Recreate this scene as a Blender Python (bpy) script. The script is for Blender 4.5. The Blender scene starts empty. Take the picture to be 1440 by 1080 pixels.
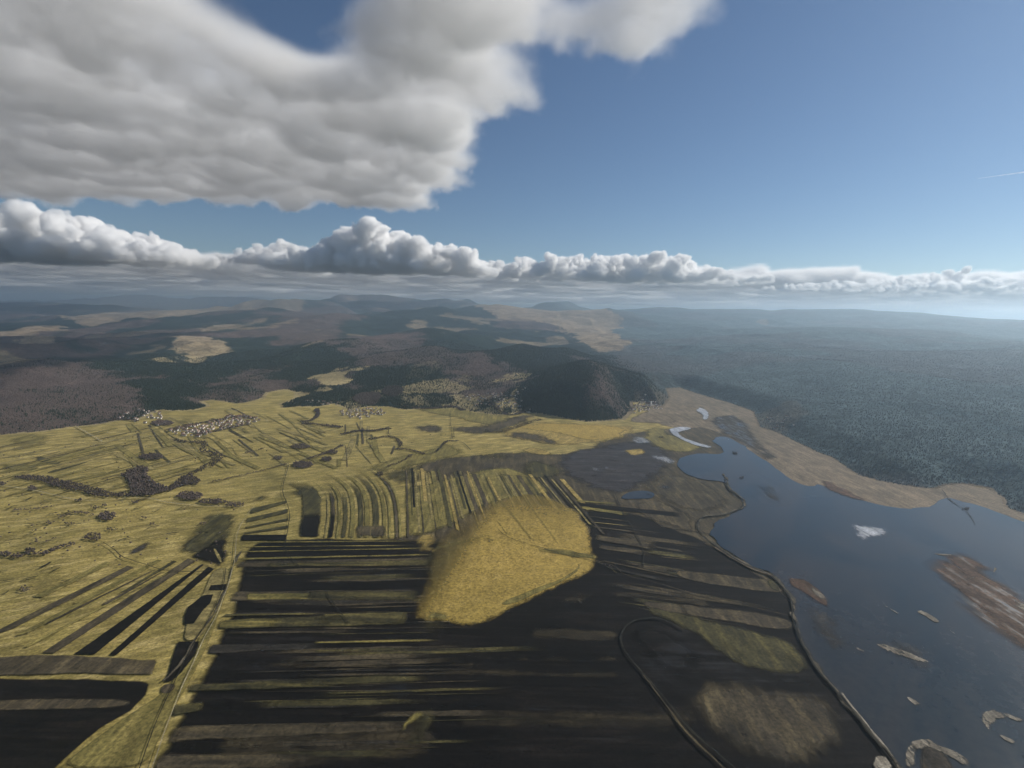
import bpy, math, random
import numpy as np
from mathutils import Matrix, Vector
from mathutils.geometry import delaunay_2d_cdt
S = bpy.context.scene
C = S.collection
RAD = math.radians
# ------------------------------------------------------------------ camera
H = 700.0
ROT = Matrix.Rotation(RAD(90 - 8.4), 4, 'X') @ Matrix.Rotation(RAD(1.27), 4, 'Z')
cam = bpy.data.objects.new('camera', bpy.data.cameras.new('camera')); C.objects.link(cam)
cam.data.lens = 18; cam.data.sensor_width = 36
cam.data.clip_start = 1; cam.data.clip_end = 400000
cam.matrix_world = Matrix.Translation((0, 0, H)) @ ROT
S.camera = cam
# ------------------------------------------------------------------ sky, sun, exposure
SUN_EL, SUN_AZ = RAD(33), RAD(62)
world = bpy.data.worlds.new('World'); S.world = world; world.use_nodes = True
wn = world.node_tree
sky = wn.nodes.new('ShaderNodeTexSky'); sky.sky_type = 'NISHITA'; sky.sun_disc = False
sky.sun_elevation = SUN_EL; sky.sun_rotation = SUN_AZ
sky.altitude = 900; sky.air_density = 1.0; sky.dust_density = 0.0; sky.ozone_density = 3.5
bg = wn.nodes['Background']; bg.inputs[1].default_value = 0.068
wn.links.new(sky.outputs[0], bg.inputs[0])
sl = bpy.data.lights.new('sun', 'SUN'); sl.energy = 5.0; sl.angle = RAD(.5); sl.color = (1, .945, .85)
sun = bpy.data.objects.new('sun', sl); C.objects.link(sun)
SDIR = Vector((math.sin(SUN_AZ) * math.cos(SUN_EL), math.cos(SUN_AZ) * math.cos(SUN_EL), math.sin(SUN_EL)))
sun.rotation_euler = SDIR.to_track_quat('Z', 'Y').to_euler()
sun.location = SDIR * 6000
S.view_settings.view_transform = 'Standard'; S.view_settings.look = 'None'
S.view_settings.exposure = 0.0; S.view_settings.gamma = 1.0
S.cycles.volume_bounces = 18; S.cycles.max_bounces = 20; S.cycles.diffuse_bounces = 2
S.cycles.glossy_bounces = 2; S.cycles.transparent_max_bounces = 24
S.cycles.use_denoising = True
HAZE_DENSITY = 4.4e-5
HAZE_ANISO = 0.70
HAZE_COLOR = (0.66, 0.84, 1.0, 1)
# ------------------------------------------------------------------ helpers: picking points of the place
R3 = np.array(ROT.to_3x3())
def ray(u, v): return R3 @ np.array([(u - 720) / 720, (540 - v) / 720, -1.0])
def at(u, v, z=0.0):
    r = ray(u, v); t = (z - H) / r[2]
    return (r[0] * t, r[1] * t)
def atd(u, v, depth):
    r = ray(u, v); t = depth / r[1]
    return (r[0] * t, depth, H + r[2] * t)
def poly(pts, z=0.0): return np.array([at(u, v, z) for u, v in pts])
NR = np.random.RandomState(5)
LAT = NR.rand(512, 512)
def vnoise(x, y):
    xi = np.floor(x).astype(int); yi = np.floor(y).astype(int)
    fx = x - xi; fy = y - yi
    fx = fx * fx * fx * (fx * (fx * 6 - 15) + 10); fy = fy * fy * fy * (fy * (fy * 6 - 15) + 10)
    a = LAT[xi % 512, yi % 512]; b = LAT[(xi + 1) % 512, yi % 512]
    c = LAT[xi % 512, (yi + 1) % 512]; d = LAT[(xi + 1) % 512, (yi + 1) % 512]
    return (a * (1 - fx) + b * fx) * (1 - fy) + (c * (1 - fx) + d * fx) * fy
def fbm(x, y, oct=5, gain=.5):
    s = 0; a = 1; t = 0
    for k in range(oct):
        s = s + a * vnoise(x * 2 ** k + 17.3 * k, y * 2 ** k - 9.1 * k); t += a; a *= gain
    return s / t
def inside(P, poly):
    x, y = P[:, 0], P[:, 1]; c = np.zeros(len(P), bool); n = len(poly)
    for i in range(n):
        x1, y1 = poly[i]; x2, y2 = poly[i - 1]
        if y1 == y2: continue
        k = (y1 > y) != (y2 > y)
        c ^= k & (x < (x2 - x1) * (y - y1) / (y2 - y1) + x1)
    return c
def edge_dist(P, poly, closed=True):
    d = np.full(len(P), 1e18); n = len(poly)
    for i in range(0 if closed else 1, n):
        a = poly[i - 1]; b = poly[i]; ab = b - a; L = max(ab @ ab, 1e-9)
        t = np.clip(((P - a) @ ab) / L, 0, 1)
        q = P - a - t[:, None] * ab
        d = np.minimum(d, q[:, 0] ** 2 + q[:, 1] ** 2)
    return np.sqrt(d)
def sdist(P, poly):
    d = edge_dist(P, poly); return np.where(inside(P, poly), d, -d)
def sstep(a, b, x):
    t = np.clip((x - a) / (b - a), 0, 1); return t * t * (3 - 2 * t)
def smooth(pts, n=2, closed=True):
    p = np.array(pts, float)
    for _ in range(n):
        q = []
        m = len(p)
        rng = range(m) if closed else range(m - 1)
        if not closed: q.append(p[0])
        for i in rng:
            a, b = p[i], p[(i + 1) % m]
            q += [a * .75 + b * .25, a * .25 + b * .75]
        if not closed: q.append(p[-1])
        p = np.array(q)
    return p
def tag(o, kind=None, label=None, cat=None, group=None):
    if kind: o['kind'] = kind
    if label: o['label'] = label
    if cat: o['category'] = cat
    if group: o['group'] = group
    return o
def mesh_obj(name, verts, faces, mat, parent=None, smooth_shade=False):
    me = bpy.data.meshes.new(name)
    me.from_pydata([tuple(map(float, v)) for v in verts], [], faces)
    if mat: me.materials.append(mat)
    if smooth_shade: me.polygons.foreach_set('use_smooth', [True] * len(me.polygons))
    o = bpy.data.objects.new(name, me); C.objects.link(o)
    if parent: o.parent = parent
    return o
# ------------------------------------------------------------------ materials
def new_mat(name):
    m = bpy.data.materials.new(name); m.use_nodes = True
    n = m.node_tree; n.nodes.clear()
    return m, n
class NB:
    def __init__(s, n): s.n = n; s.N = n.nodes.new; s.L = n.links.new
    def put(s, sock, q):
        if hasattr(q, 'links') or hasattr(q, 'is_output'): s.L(q, sock)
        else: sock.default_value = q
    def math(s, op, a, b=None, c=None, clamp=False):
        x = s.N('ShaderNodeMath'); x.operation = op; x.use_clamp = clamp
        for i, q in enumerate((a, b, c)):
            if q is not None: s.put(x.inputs[i], q)
        return x.outputs[0]
    def vmath(s, op, a, b):
        x = s.N('ShaderNodeVectorMath'); x.operation = op
        s.put(x.inputs[0], a); s.put(x.inputs[1], b)
        return x.outputs['Value'] if op in ('DISTANCE', 'DOT_PRODUCT') else x.outputs[0]
    def noise(s, vec, scale, detail=4, rough=.55, dist=0.0):
        x = s.N('ShaderNodeTexNoise'); x.inputs['Scale'].default_value = scale
        x.inputs['Detail'].default_value = detail; x.inputs['Roughness'].default_value = rough
        x.inputs['Distortion'].default_value = dist
        s.L(vec, x.inputs['Vector']); return x.outputs[0]
    def rng(s, v, a, b, c=0.0, d=1.0, sm=False):
        x = s.N('ShaderNodeMapRange')
        if sm: x.interpolation_type = 'SMOOTHSTEP'
        s.put(x.inputs[0], v)
        for i, q in enumerate((a, b, c, d)): x.inputs[1 + i].default_value = q
        return x.outputs[0]
    def mix(s, f, a, b, mode='MIX'):
        x = s.N('ShaderNodeMix'); x.data_type = 'RGBA'; x.blend_type = mode
        s.put(x.inputs[0], f)
        for i, q in ((6, a), (7, b)):
            if isinstance(q, tuple): q = q if len(q) == 4 else (*q, 1)
            s.put(x.inputs[i], q)
        return x.outputs[2]
    def attr(s, name):
        x = s.N('ShaderNodeAttribute'); x.attribute_name = name; return x
def rotvec(b, vec, ang, sc):
    # turn first, then stretch: features run along the direction ang (0 = away from the camera, pi/2 = across)
    r = b.N('ShaderNodeVectorRotate'); r.rotation_type = 'Z_AXIS'; r.inputs['Angle'].default_value = ang; b.L(vec, r.inputs['Vector'])
    return b.vmath('MULTIPLY', r.outputs[0], tuple(map(float, sc)))
def land(name, c1, c2=None, c3=None, wet=0.0, ragged=.8, ang=0.0, streak=6.0, scale=1.0, big=.0035, alpha=True, rough=.9, wetcol=(.012, .013, .016), wrough=.25, wspec=.3, lined=.22, clumpy=.45):
    """ground cover: mottled dry/damp colours, mowing streaks, optional open water between the stems, ragged outline"""
    c2 = c2 or tuple(q * .62 for q in c1); c3 = c3 or tuple(min(1, q * 1.25) for q in c1)
    m, n = new_mat(name); b = NB(n)
    pos = b.N('ShaderNodeNewGeometry').outputs['Position']
    big_n = b.noise(pos, big, 6, .66, .9)
    lines = b.noise(rotvec(b, pos, ang, (1, .012, 1)), .11 * scale, 3, .7)
    mid_n = b.noise(rotvec(b, pos, ang, (1, 1 / streak, 1)), .045 * scale, 5, .65)
    fine = b.noise(pos, .16 * scale, 4, .75)
    f1 = b.rng(b.math('ADD', b.math('MULTIPLY', big_n, .65), b.math('MULTIPLY', mid_n, .35)), .36, .66)
    col = b.mix(f1, c2, c1)
    col = b.mix(b.rng(mid_n, .48, .75), col, c3)
    col = b.mix(1.0, col, b.rng(fine, .3, .7, .4, 1.6), 'MULTIPLY')
    col = b.mix(1.0, col, b.rng(lines, .3, .7, 1 - lined, 1 + lined), 'MULTIPLY')
    vb = b.noise(pos, .0016, 3, .6)
    clump = b.noise(rotvec(b, pos, ang, (1, .45, 1)), .021, 5, .75)
    col = b.mix(1.0, col, b.rng(clump, .3, .7, 1 - clumpy, 1 + clumpy), 'MULTIPLY')
    col = b.mix(b.rng(vb, .42, .62, 0, .45), col, b.mix(1.0, col, (.62, .66, .6), 'MULTIPLY'))
    bs = b.N('ShaderNodeBsdfPrincipled'); bs.inputs['Specular IOR Level'].default_value = .15
    if wet > 0:
        wf = b.rng(b.math('ADD', b.math('MULTIPLY', big_n, .55), b.math('MULTIPLY', mid_n, .45)), .62 - .35 * wet, .72 - .35 * wet, 0, 1)
        col = b.mix(wf, col, wetcol)
        b.L(b.rng(wf, 0, 1, rough, wrough), bs.inputs['Roughness'])
        b.L(b.rng(wf, 0, 1, .1, wspec), bs.inputs['Specular IOR Level'])
    else: bs.inputs['Roughness'].default_value = rough
    b.L(col, bs.inputs['Base Color'])
    if wet < .5:
        bp = b.N('ShaderNodeBump'); bp.inputs['Distance'].default_value = .8; bp.inputs['Strength'].default_value = .35
        b.L(fine, bp.inputs['Height']); b.L(bp.outputs[0], bs.inputs['Normal'])
    out = b.N('ShaderNodeOutputMaterial')
    if alpha:
        e = b.attr('edge').outputs['Fac']
        rn = b.math('ADD', b.math('MULTIPLY', b.noise(rotvec(b, pos, ang, (1, 1 / streak, 1)), .03 * scale, 6, .7), .6), b.math('MULTIPLY', b.noise(pos, .012 * scale, 4, .65), .4))
        rn = b.math('MULTIPLY', b.math('SUBTRACT', rn, .5), 5.0)
        a = b.math('ADD', b.math('MULTIPLY', rn, ragged * .55), e)
        op = b.attr('cover').outputs['Fac']
        a = b.math('MULTIPLY', b.rng(a, .2, .95, 0, 1, True), op)
        # at the rim itself nothing is left
        a = b.math('MULTIPLY', a, b.rng(e, 0, .2, 0, 1, True))
        b.L(a, bs.inputs['Alpha'])
    b.L(bs.outputs[0], out.inputs[0])
    return m
DRY = (.36, .275, .088)
M = {}
M['grass'] = land('dry_grass', (.325, .235, .07), (.215, .158, .047), (.40, .295, .11), ang=.5)
M['bright'] = land('straw_grass', (.345, .242, .062), (.30, .21, .052), (.38, .27, .08), clumpy=.15, ragged=.9, streak=1.5, big=.006, lined=.05)
M['olive'] = land('olive_grass', (.20, .162, .048), (.12, .10, .032), (.27, .215, .07), ragged=.55)
M['strip'] = land('mown_strip', (.25, .2, .075), (.15, .12, .048), (.33, .26, .105), ragged=.35, ang=1.57, streak=9)
M['pale'] = land('pale_hay', (.46, .38, .20), (.33, .27, .14), (.52, .44, .26), ragged=.35)
M['brown'] = land('brown_sedge', (.08, .062, .036), (.036, .029, .02), (.13, .10, .052), ragged=.7, big=.005)
M['brownwet'] = land('wet_sedge', (.075, .058, .038), (.035, .03, .024), (.10, .078, .045), wet=.45, ragged=.7)
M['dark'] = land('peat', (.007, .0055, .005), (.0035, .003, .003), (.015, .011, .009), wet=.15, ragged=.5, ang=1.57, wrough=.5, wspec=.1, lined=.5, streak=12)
M['oldark'] = land('damp_meadow', (.07, .061, .023), (.035, .031, .016), (.12, .10, .035), ragged=.7, big=.006)
M['shadowy'] = land('wet_marsh', (.045, .04, .042), (.03, .028, .032), (.065, .057, .055), wet=.3, ragged=.9, ang=1.57, wrough=.4, wspec=.2)  # grey-brown wet marsh ground
M['reed'] = land('reed_bed', (.24, .21, .16), (.10, .085, .065), (.38, .34, .27), ragged=2.2, scale=2.2, streak=3)
M['redmarsh'] = land('red_brown_marsh', (.11, .066, .042), (.07, .045, .034), (.15, .095, .06), wet=.35, ragged=1.0)
M['ice'] = land('thin_ice', (.42, .42, .44), (.25, .26, .29), (.55, .55, .56), ragged=1.2, rough=.35)  # pale ice tone, also used to paint sky reflections on the wet marsh
M['shore'] = land('shore_meadow', (.18, .138, .09), (.12, .092, .062), (.24, .185, .12), ragged=.5)
M['track'] = land('track_gravel', (.36, .31, .20), ragged=.5)
M['ditch'] = land('ditch_peat', (.018, .016, .012), (.01, .01, .008), (.03, .026, .018), ragged=.9)
M['bank'] = land('bank_reeds', (.09, .075, .05), (.04, .034, .025), (.17, .14, .095), ragged=2.4, scale=2)
M['ice1'] = M['ice']
M['soft'] = M['brownwet']
M['olivesoft'] = M['oldark']
for k_, a_ in (('olive', ((.20, .162, .048), (.09, .078, .028), (.29, .23, .075))), ('oldark', ((.075, .064, .024), (.028, .025, .014), (.14, .115, .04))), ('brown', ((.075, .058, .034), (.03, .025, .018), (.11, .085, .045))), ('brownwet', ((.04, .034, .026), (.018, .016, .014), (.06, .05, .034)))):
    M[k_ + 'x'] = land(k_ + '_across', *a_, ragged=1.2, ang=1.57, streak=9, big=.008)
def water_mat():
    m, n = new_mat('lake_water'); b = NB(n)
    pos = b.N('ShaderNodeNewGeometry').outputs['Position']
    bs = b.N('ShaderNodeBsdfPrincipled')
    nz = b.noise(rotvec(b, pos, .6, (1, .35, 1)), .004, 6, .62, .8)
    f2 = b.noise(pos, .05, 4, .7)
    col = b.mix(b.rng(nz, .42, .62), (.012, .018, .023), (.034, .029, .026))
    col = b.mix(b.rng(f2, .35, .8, 0, .4), col, (.055, .05, .045))
    b.L(col, bs.inputs['Base Color'])
    b.L(b.rng(nz, .3, .7, .12, .22), bs.inputs['Roughness'])
    bs.inputs['IOR'].default_value = 1.33
    bp = b.N('ShaderNodeBump'); bp.inputs['Strength'].default_value = .12; bp.inputs['Distance'].default_value = 1.5
    b.L(b.noise(rotvec(b, pos, .9, (1, .4, 1)), .12, 5, .7), bp.inputs['Height']); b.L(bp.outputs[0], bs.inputs['Normal'])
    o = b.N('ShaderNodeOutputMaterial'); b.L(bs.outputs[0], o.inputs[0]); return m
M['water'] = water_mat()
def simple(name, col, var=.25, scale=.5, rough=.85):
    m, n = new_mat(name); b = NB(n)
    pos = b.N('ShaderNodeNewGeometry').outputs['Position']
    rnd = b.N('ShaderNodeObjectInfo').outputs['Random']
    f = b.math('ADD', b.math('MULTIPLY', b.noise(pos, scale, 4, .7), .6), b.math('MULTIPLY', rnd, .4))
    c = b.mix(b.rng(f, .2, .8), tuple(q * (1 - var) for q in col), tuple(min(.9, q * (1 + var)) for q in col))
    bs = b.N('ShaderNodeBsdfPrincipled'); b.L(c, bs.inputs['Base Color']); bs.inputs['Roughness'].default_value = rough
    bs.inputs['Specular IOR Level'].default_value = .2
    o = b.N('ShaderNodeOutputMaterial'); b.L(bs.outputs[0], o.inputs[0]); return m
M['wall'] = simple('house_render', (.74, .71, .66), .15)
M['roof'] = simple('clay_roof', (.14, .08, .058), .55, .3)
M['bark'] = simple('bark', (.06, .05, .04))
M['bare'] = simple('bare_twigs', (.085, .063, .055), .45, .08)
M['conifer'] = simple('conifer_needles', (.016, .026, .017), .4, .05)
# ------------------------------------------------------------------ the plain and the hills
PLAIN = [(-400, 700), (-200, 640), (0, 612), (60, 607), (105, 600), (140, 597), (165, 592), (196, 590), (225, 577), (240, 578), (275, 577), (297, 571), (286, 564), (300, 563), (330, 568),
         (350, 566), (372, 560), (378, 552), (400, 548), (414, 552), (412, 560), (392, 568), (395, 574), (420, 572), (450, 572), (470, 568), (490, 577), (520, 572), (545, 572), (570, 577),
         (590, 575), (640, 575), (665, 580), (700, 585), (735, 580), (762, 583), (800, 590), (828, 594), (850, 593), (880, 590), (892, 578), (890, 566), (905, 566), (935, 573), (945, 560), (940, 547), (955, 546),
         (985, 556), (1020, 566), (1055, 578), (1063, 600), (1085, 607), (1112, 620), (1145, 636), (1165, 643), (1200, 668), (1235, 678), (1290, 687), (1322, 690), (1335, 684), (1360, 682), (1385, 686), (1403, 700),
         (1405, 712), (1440, 726), (1600, 790), (2100, 1000), (2600, 1500), (2600, 2600), (-2600, 2600), (-2600, 1300), (-1200, 900)]
PL = poly(PLAIN)
LAKE = [(1010, 612), (1040, 622), (1062, 640), (1085, 655), (1120, 682), (1146, 686), (1150, 680), (1175, 690), (1215, 706), (1260, 716), (1295, 718), (1318, 706), (1335, 700), (1355, 706), (1400, 720), (1440, 736), (1600, 800),
        (2100, 1010), (2300, 1500), (1700, 1700), (1330, 1200), (1262, 1082), (1232, 1042), (1190, 987), (1157, 952), (1133, 918), (1118, 878), (1117, 850), (1108, 830), (1087, 808), (1052, 795), (1012, 770),
        (1000, 757), (1004, 735), (1027, 727), (1046, 717), (1046, 705), (1027, 690), (1020, 678), (985, 674), (965, 666), (950, 655), (955, 643), (985, 638), (1012, 640), (1020, 632), (1000, 622)]
HILLS = [  # crest column, crest row, distance, half width px, depth of the hill m, power
    (-160, 515, 4300, 200, 1100, 1.4), (60, 528, 4100, 110, 1000, 1.5), (140, 536, 3900, 80, 700, 1.5), (250, 545, 3900, 50, 380, 1.4), (330, 545, 4200, 60, 450, 1.4), (230, 518, 5000, 90, 500, 1.3),
    (360, 525, 5200, 60, 500, 1.4), (420, 520, 5600, 60, 500, 1.4), (450, 545, 4300, 30, 200, 1.4), (30, 500, 6500, 90, 700, 1.3), (160, 478, 8500, 120, 900, 1.3), (330, 462, 9500, 90, 900, 1.3), (455, 470, 8200, 90, 900, 1.4),
    (512, 479, 6500, 52, 700, 1.7), (590, 488, 5400, 60, 500, 1.5), (620, 462, 7800, 55, 700, 1.6), (680, 500, 5000, 70, 450, 1.4), (560, 515, 4700, 70, 350, 1.4), (742, 482, 6000, 60, 700, 1.6), (790, 488, 5600, 45, 500, 1.5),
    (826, 509, 3980, 66, 620, 1.75), (860, 520, 4150, 50, 520, 1.6), (720, 530, 4300, 60, 360, 1.3), (640, 535, 4200, 60, 260, 1.3),
    (60, 425, 22000, 90, 2500, 1.3), (210, 414, 38000, 70, 3000, 1.5), (330, 417, 36000, 80, 3000, 1.5), (130, 428, 19000, 80, 1800, 1.4), (400, 421, 17000, 110, 2200, 1.4), (370, 432, 12500, 60, 1300, 1.5),
    (520, 414, 24000, 85, 3000, 1.5), (650, 420, 22000, 80, 2500, 1.5), (620, 433, 13000, 100, 1700, 1.4), (700, 428, 15000, 90, 1800, 1.4), (790, 424, 21000, 45, 2000, 1.6), (850, 434, 14000, 80, 1500, 1.4), (480, 440, 11000, 70, 1300, 1.4),
    (930, 432, 18000, 70, 2200, 1.4), (1020, 436, 17000, 80, 2500, 1.4), (1180, 434, 15500, 130, 2500, 1.5), (1260, 438, 14500, 110, 2500, 1.5), (1400, 448, 12500, 150, 2500, 1.4), (1600, 455, 11500, 200, 2500, 1.4),
    (1130, 461, 9500, 130, 1700, 1.5), (1270, 463, 8600, 110, 1700, 1.5), (1000, 470, 9500, 90, 1400, 1.4), (1430, 478, 7500, 130, 1500, 1.4), (1200, 490, 6600, 160, 1300, 1.4), (1100, 510, 5600, 110, 1000, 1.4),
    (1350, 505, 5300, 160, 1200, 1.4), (1230, 545, 4300, 130, 800, 1.4), (1420, 560, 3900, 130, 800, 1.4), (1600, 520, 4200, 200, 1000, 1.3), (1800, 500, 4200, 300, 1500, 1.3), (1120, 560, 4200, 60, 500, 1.3)]
BASINS = [([(640, 462), (710, 458), (800, 461), (860, 468), (900, 480), (900, 505), (860, 512), (820, 505), (780, 486), (700, 475)], 30, 700), ([(60, 452), (160, 443), (370, 447), (370, 458), (180, 464), (90, 462)], 120, 1500),
          ([(225, 486), (300, 482), (335, 494), (270, 503)], 90, 500), ([(-60, 466), (90, 460), (90, 470), (0, 478)], 110, 900), ([(448, 533), (505, 530), (492, 546), (458, 549)], 30, 200)]
HL = []
for (u, v, d, wpx, dd, pw) in HILLS:
    x, y, z = atd(u, v, d); HL.append((x, y, z, wpx / 720 * d, dd, pw))
def terrain(P, fine=True):
    x, y = P[:, 0], P[:, 1]
    sd = sdist(P, PL)
    out = np.clip(-sd, 0, None)
    r = np.hypot(x, y)
    right = sstep(600, 3500, x - .15 * y)
    base = 25 + 75 * sstep(0, 2500, out) + right * 130 * sstep(200, 4000, out) + 90 * sstep(12000, 40000, r)
    n1 = fbm(x / 1900 + 3, y / 1900, 5); n2 = fbm(x / 800 + 40, y / 800 + 7, 4)
    rid = 1 - np.abs(2 * fbm(x / 1500 + 9, y / 1500 + 4, 4) - 1)
    h = base + (n1 - .5) * (300 - 130 * right) * sstep(0, 2500, out) + (n2 - .5) * 100 + (rid - .75) * (110 + 120 * right + 90 * sstep(3500, 7000, r) * (1 - right))
    h = h + (fbm(x / 9000, y / 9000 + 5, 4) - .5) * 500 * sstep(9000, 25000, r)
    X_, Y_, H_ = x, y, h
    for (hx, hy, hz, wx, dd, pw) in HL:
        R_ = 3.6 * max(wx, dd); k_ = np.nonzero((np.abs(X_ - hx) < R_) & (np.abs(Y_ - hy) < R_))[0]
        if not len(k_): continue
        x, y, h = X_[k_], Y_[k_], H_[k_]
        wdx = (vnoise(x / 900 + hx, y / 900) - .5) * .5; wdy = (vnoise(x / 900, y / 900 + hy) - .5) * .5
        ang = math.atan2(hx, hy); ca, sa = math.cos(ang), math.sin(ang)
        dx = (x - hx) * ca - (y - hy) * sa; dy = (x - hx) * sa + (y - hy) * ca
        q = np.sqrt((dx / wx / 1.25 + wdx) ** 2 + (dy / dd / 1.25 + wdy) ** 2)
        g = np.exp(-np.power(q, pw) * 1.1)
        g = g / max(1e-6, 1)
        H_[k_] = np.maximum(h, h * (1 - g) + hz * g)
    h = H_
    # limestone gullies on the slopes
    h = h + (rid - .8) * 45 * sstep(80, 300, h)
    # keep ordinary country below the sky line
    for (pts_, z_, f_) in BASINS:
        q_ = poly(pts_, z_); k_ = np.nonzero((x > q_[:, 0].min() - f_) & (x < q_[:, 0].max() + f_) & (y > q_[:, 1].min() - f_) & (y < q_[:, 1].max() + f_))[0]
        if not len(k_): continue
        m_ = sstep(-f_, 0, sdist(np.stack([x[k_], y[k_]], 1), q_))
        h[k_] = h[k_] * (1 - m_) + (z_ + (h[k_] - z_) * .04) * m_
    m = sstep(0, 260, out)
    return h * m
az = np.concatenate([np.linspace(-80, -50, 60)[:-1], np.linspace(-50, 50, 880), np.linspace(50, 80, 60)[1:]])
rr = np.concatenate([[150, 400, 700, 1000, 1400, 1800], np.geomspace(2050, 9000, 300), np.geomspace(9050, 75000, 190)])
A, RR_ = np.meshgrid(np.radians(az), rr)
GP = np.stack([(np.sin(A) * RR_).ravel(), (np.cos(A) * RR_).ravel()], 1)
hz_ = terrain(GP)
# the plain is flat: lower the terrain skirt under it
sdp = sdist(GP, PL)
hz_ = np.where(sdp > 0, -6 * sstep(0, 80, sdp) - .3, hz_)
na, nr = len(az), len(rr)

def noise_mask(P, s, ox, a, b, o=4): return sstep(a, b, fbm(P[:, 0] / s + ox, P[:, 1] / s + ox * 1.7, o))
def hill_field(pts, z, P, feather=60, wob=90):
    p = poly(pts, z)
    r_ = np.zeros(len(P)); mg = wob + feather
    k = np.nonzero((P[:, 0] > p[:, 0].min() - mg) & (P[:, 0] < p[:, 0].max() + mg) & (P[:, 1] > p[:, 1].min() - mg) & (P[:, 1] < p[:, 1].max() + mg))[0]
    P = P[k]
    w = (fbm(P[:, 0] / 300, P[:, 1] / 300, 6, .68) - .5) * wob * 7
    r_[k] = sstep(-feather * .4, feather * .6, sdist(P, p) + w)
    return r_
x, y = GP[:, 0], GP[:, 1]
rg = np.hypot(x, y)
con = noise_mask(GP, 1300, 11, .465, .535, 6)
con2 = noise_mask(GP, 260, 31, .52, .66) * .6
CONP = [([(95, 515), (300, 505), (420, 505), (520, 512), (480, 530), (300, 535), (150, 530)], 60), ([(190, 560), (205, 545), (250, 552), (300, 562), (300, 575), (235, 580), (195, 578)], 40), ([(590, 495), (640, 470), (720, 480), (860, 495), (900, 560), (890, 592), (760, 590), (735, 540), (640, 520)], 60),
        ([(400, 570), (420, 545), (470, 550), (500, 575), (450, 580)], 20), ([(560, 465), (700, 455), (700, 490), (600, 500)], 150), ([(480, 520), (560, 500), (640, 545), (500, 560)], 60)]
DECP = [([(-600, 720), (-200, 520), (60, 512), (190, 540), (197, 570), (150, 600), (0, 616)], 40), ([(480, 478), (540, 478), (600, 500), (700, 515), (640, 520), (500, 510)], 150), ([(310, 545), (370, 545), (390, 558), (330, 565)], 30), ([(330, 520), (400, 520), (380, 535), (300, 535)], 60), ([(400, 455), (480, 455), (480, 500), (380, 490)], 100), ([(800, 515), (850, 512), (880, 560), (830, 560)], 120)]
for p, z in CONP: con = np.maximum(con, hill_field(p, z, GP, 120))
for p, z in DECP: con = con * (1 - .92 * hill_field(p, z, GP, 150))
con = np.clip(con + con2 * (1 - con) * .5, 0, 1)
con = np.where(x > 900, np.clip(con * .5 + .45, 0, 1), con)
FIELDP = [([(80, 452), (160, 446), (240, 448), (360, 450), (350, 458), (270, 456), (180, 461), (130, 462), (100, 456)], 120, .9), ([(0, 468), (40, 464), (90, 462), (80, 468), (30, 474), (-60, 474)], 110, .9), ([(15, 483), (50, 479), (75, 482), (70, 489), (30, 489)], 100, .9),
          ([(232, 488), (255, 481), (300, 484), (328, 494), (285, 500), (268, 504), (255, 496)], 90, 1), ([(285, 472), (335, 469), (330, 473), (290, 476)], 110, .8), ([(150, 478), (172, 478), (170, 482), (152, 481)], 100, .8), ([(-30, 505), (20, 506), (70, 510), (75, 517), (50, 519), (0, 518)], 60, .8),
          ([(656, 463), (710, 461), (790, 464), (850, 472), (875, 478), (860, 484), (885, 500), (880, 506), (845, 507), (825, 500), (800, 485), (770, 477), (700, 473)], 30, 1), ([(452, 535), (475, 530), (503, 533), (490, 543), (462, 547)], 30, 1), ([(380, 552), (413, 548), (412, 560), (385, 563)], 20, 1),
          ([(565, 553), (600, 548), (655, 547), (650, 560), (600, 566), (575, 566)], 20, .75), ([(600, 565), (640, 562), (700, 568), (735, 575), (700, 590), (640, 585)], 12, .8), ([(480, 560), (540, 555), (535, 562), (490, 572)], 15, .7), ([(700, 552), (735, 548), (745, 565), (720, 572)], 10, .8),
          ([(890, 566), (910, 558), (950, 548), (970, 556), (930, 580), (890, 590)], 5, .55), ([(1065, 584), (1115, 585), (1125, 600), (1090, 612), (1070, 600)], 12, .4), ([(300, 447), (420, 443), (430, 452), (360, 460)], 150, .6), ([(140, 432), (300, 434), (290, 438), (150, 437)], 150, .6),
          ([(570, 452), (620, 450), (610, 455)], 150, .6), ([(1060, 470), (1080, 469), (1075, 472)], 200, .6), ([(770, 513), (790, 511), (785, 516)], 200, .6), ([(300, 452), (400, 452), (390, 458), (310, 458)], 130, .5)]
fld = noise_mask(GP, 900, 77, .69, .73) * .6 * (x < 900) * sstep(3500, 6000, rg)
for p, z, k in FIELDP: fld = np.maximum(fld, k * hill_field(p, z, GP, 60, 70))
copse = noise_mask(GP, 170, 53, .53, .6)
near_mix = (np.abs(x) < 900) & (rg < 5000)
fld = fld * (1 - .8 * copse * near_mix)
fld = np.where(sdp > -25, 1, fld)
cfl = np.array([.30, .24, .125]); cfar = np.array([.27, .205, .135])
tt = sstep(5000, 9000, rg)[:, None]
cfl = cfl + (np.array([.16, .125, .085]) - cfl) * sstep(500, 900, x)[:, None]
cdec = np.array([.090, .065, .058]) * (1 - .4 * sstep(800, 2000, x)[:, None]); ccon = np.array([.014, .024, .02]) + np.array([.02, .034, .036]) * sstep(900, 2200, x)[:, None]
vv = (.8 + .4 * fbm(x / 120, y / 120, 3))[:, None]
col = (cdec * (1 - con[:, None]) + ccon * con[:, None] + np.array([.040, .048, .054]) * sstep(800, 2000, x)[:, None]) * vv  # right-hand woods paled bluish: haze veil painted into the cover colour
col = col * (1 - fld[:, None]) + (cfl * (1 - tt) + cfar * tt) * fld[:, None] * (.7 + .5 * vnoise(x / 150, y / 90))[:, None]
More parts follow.
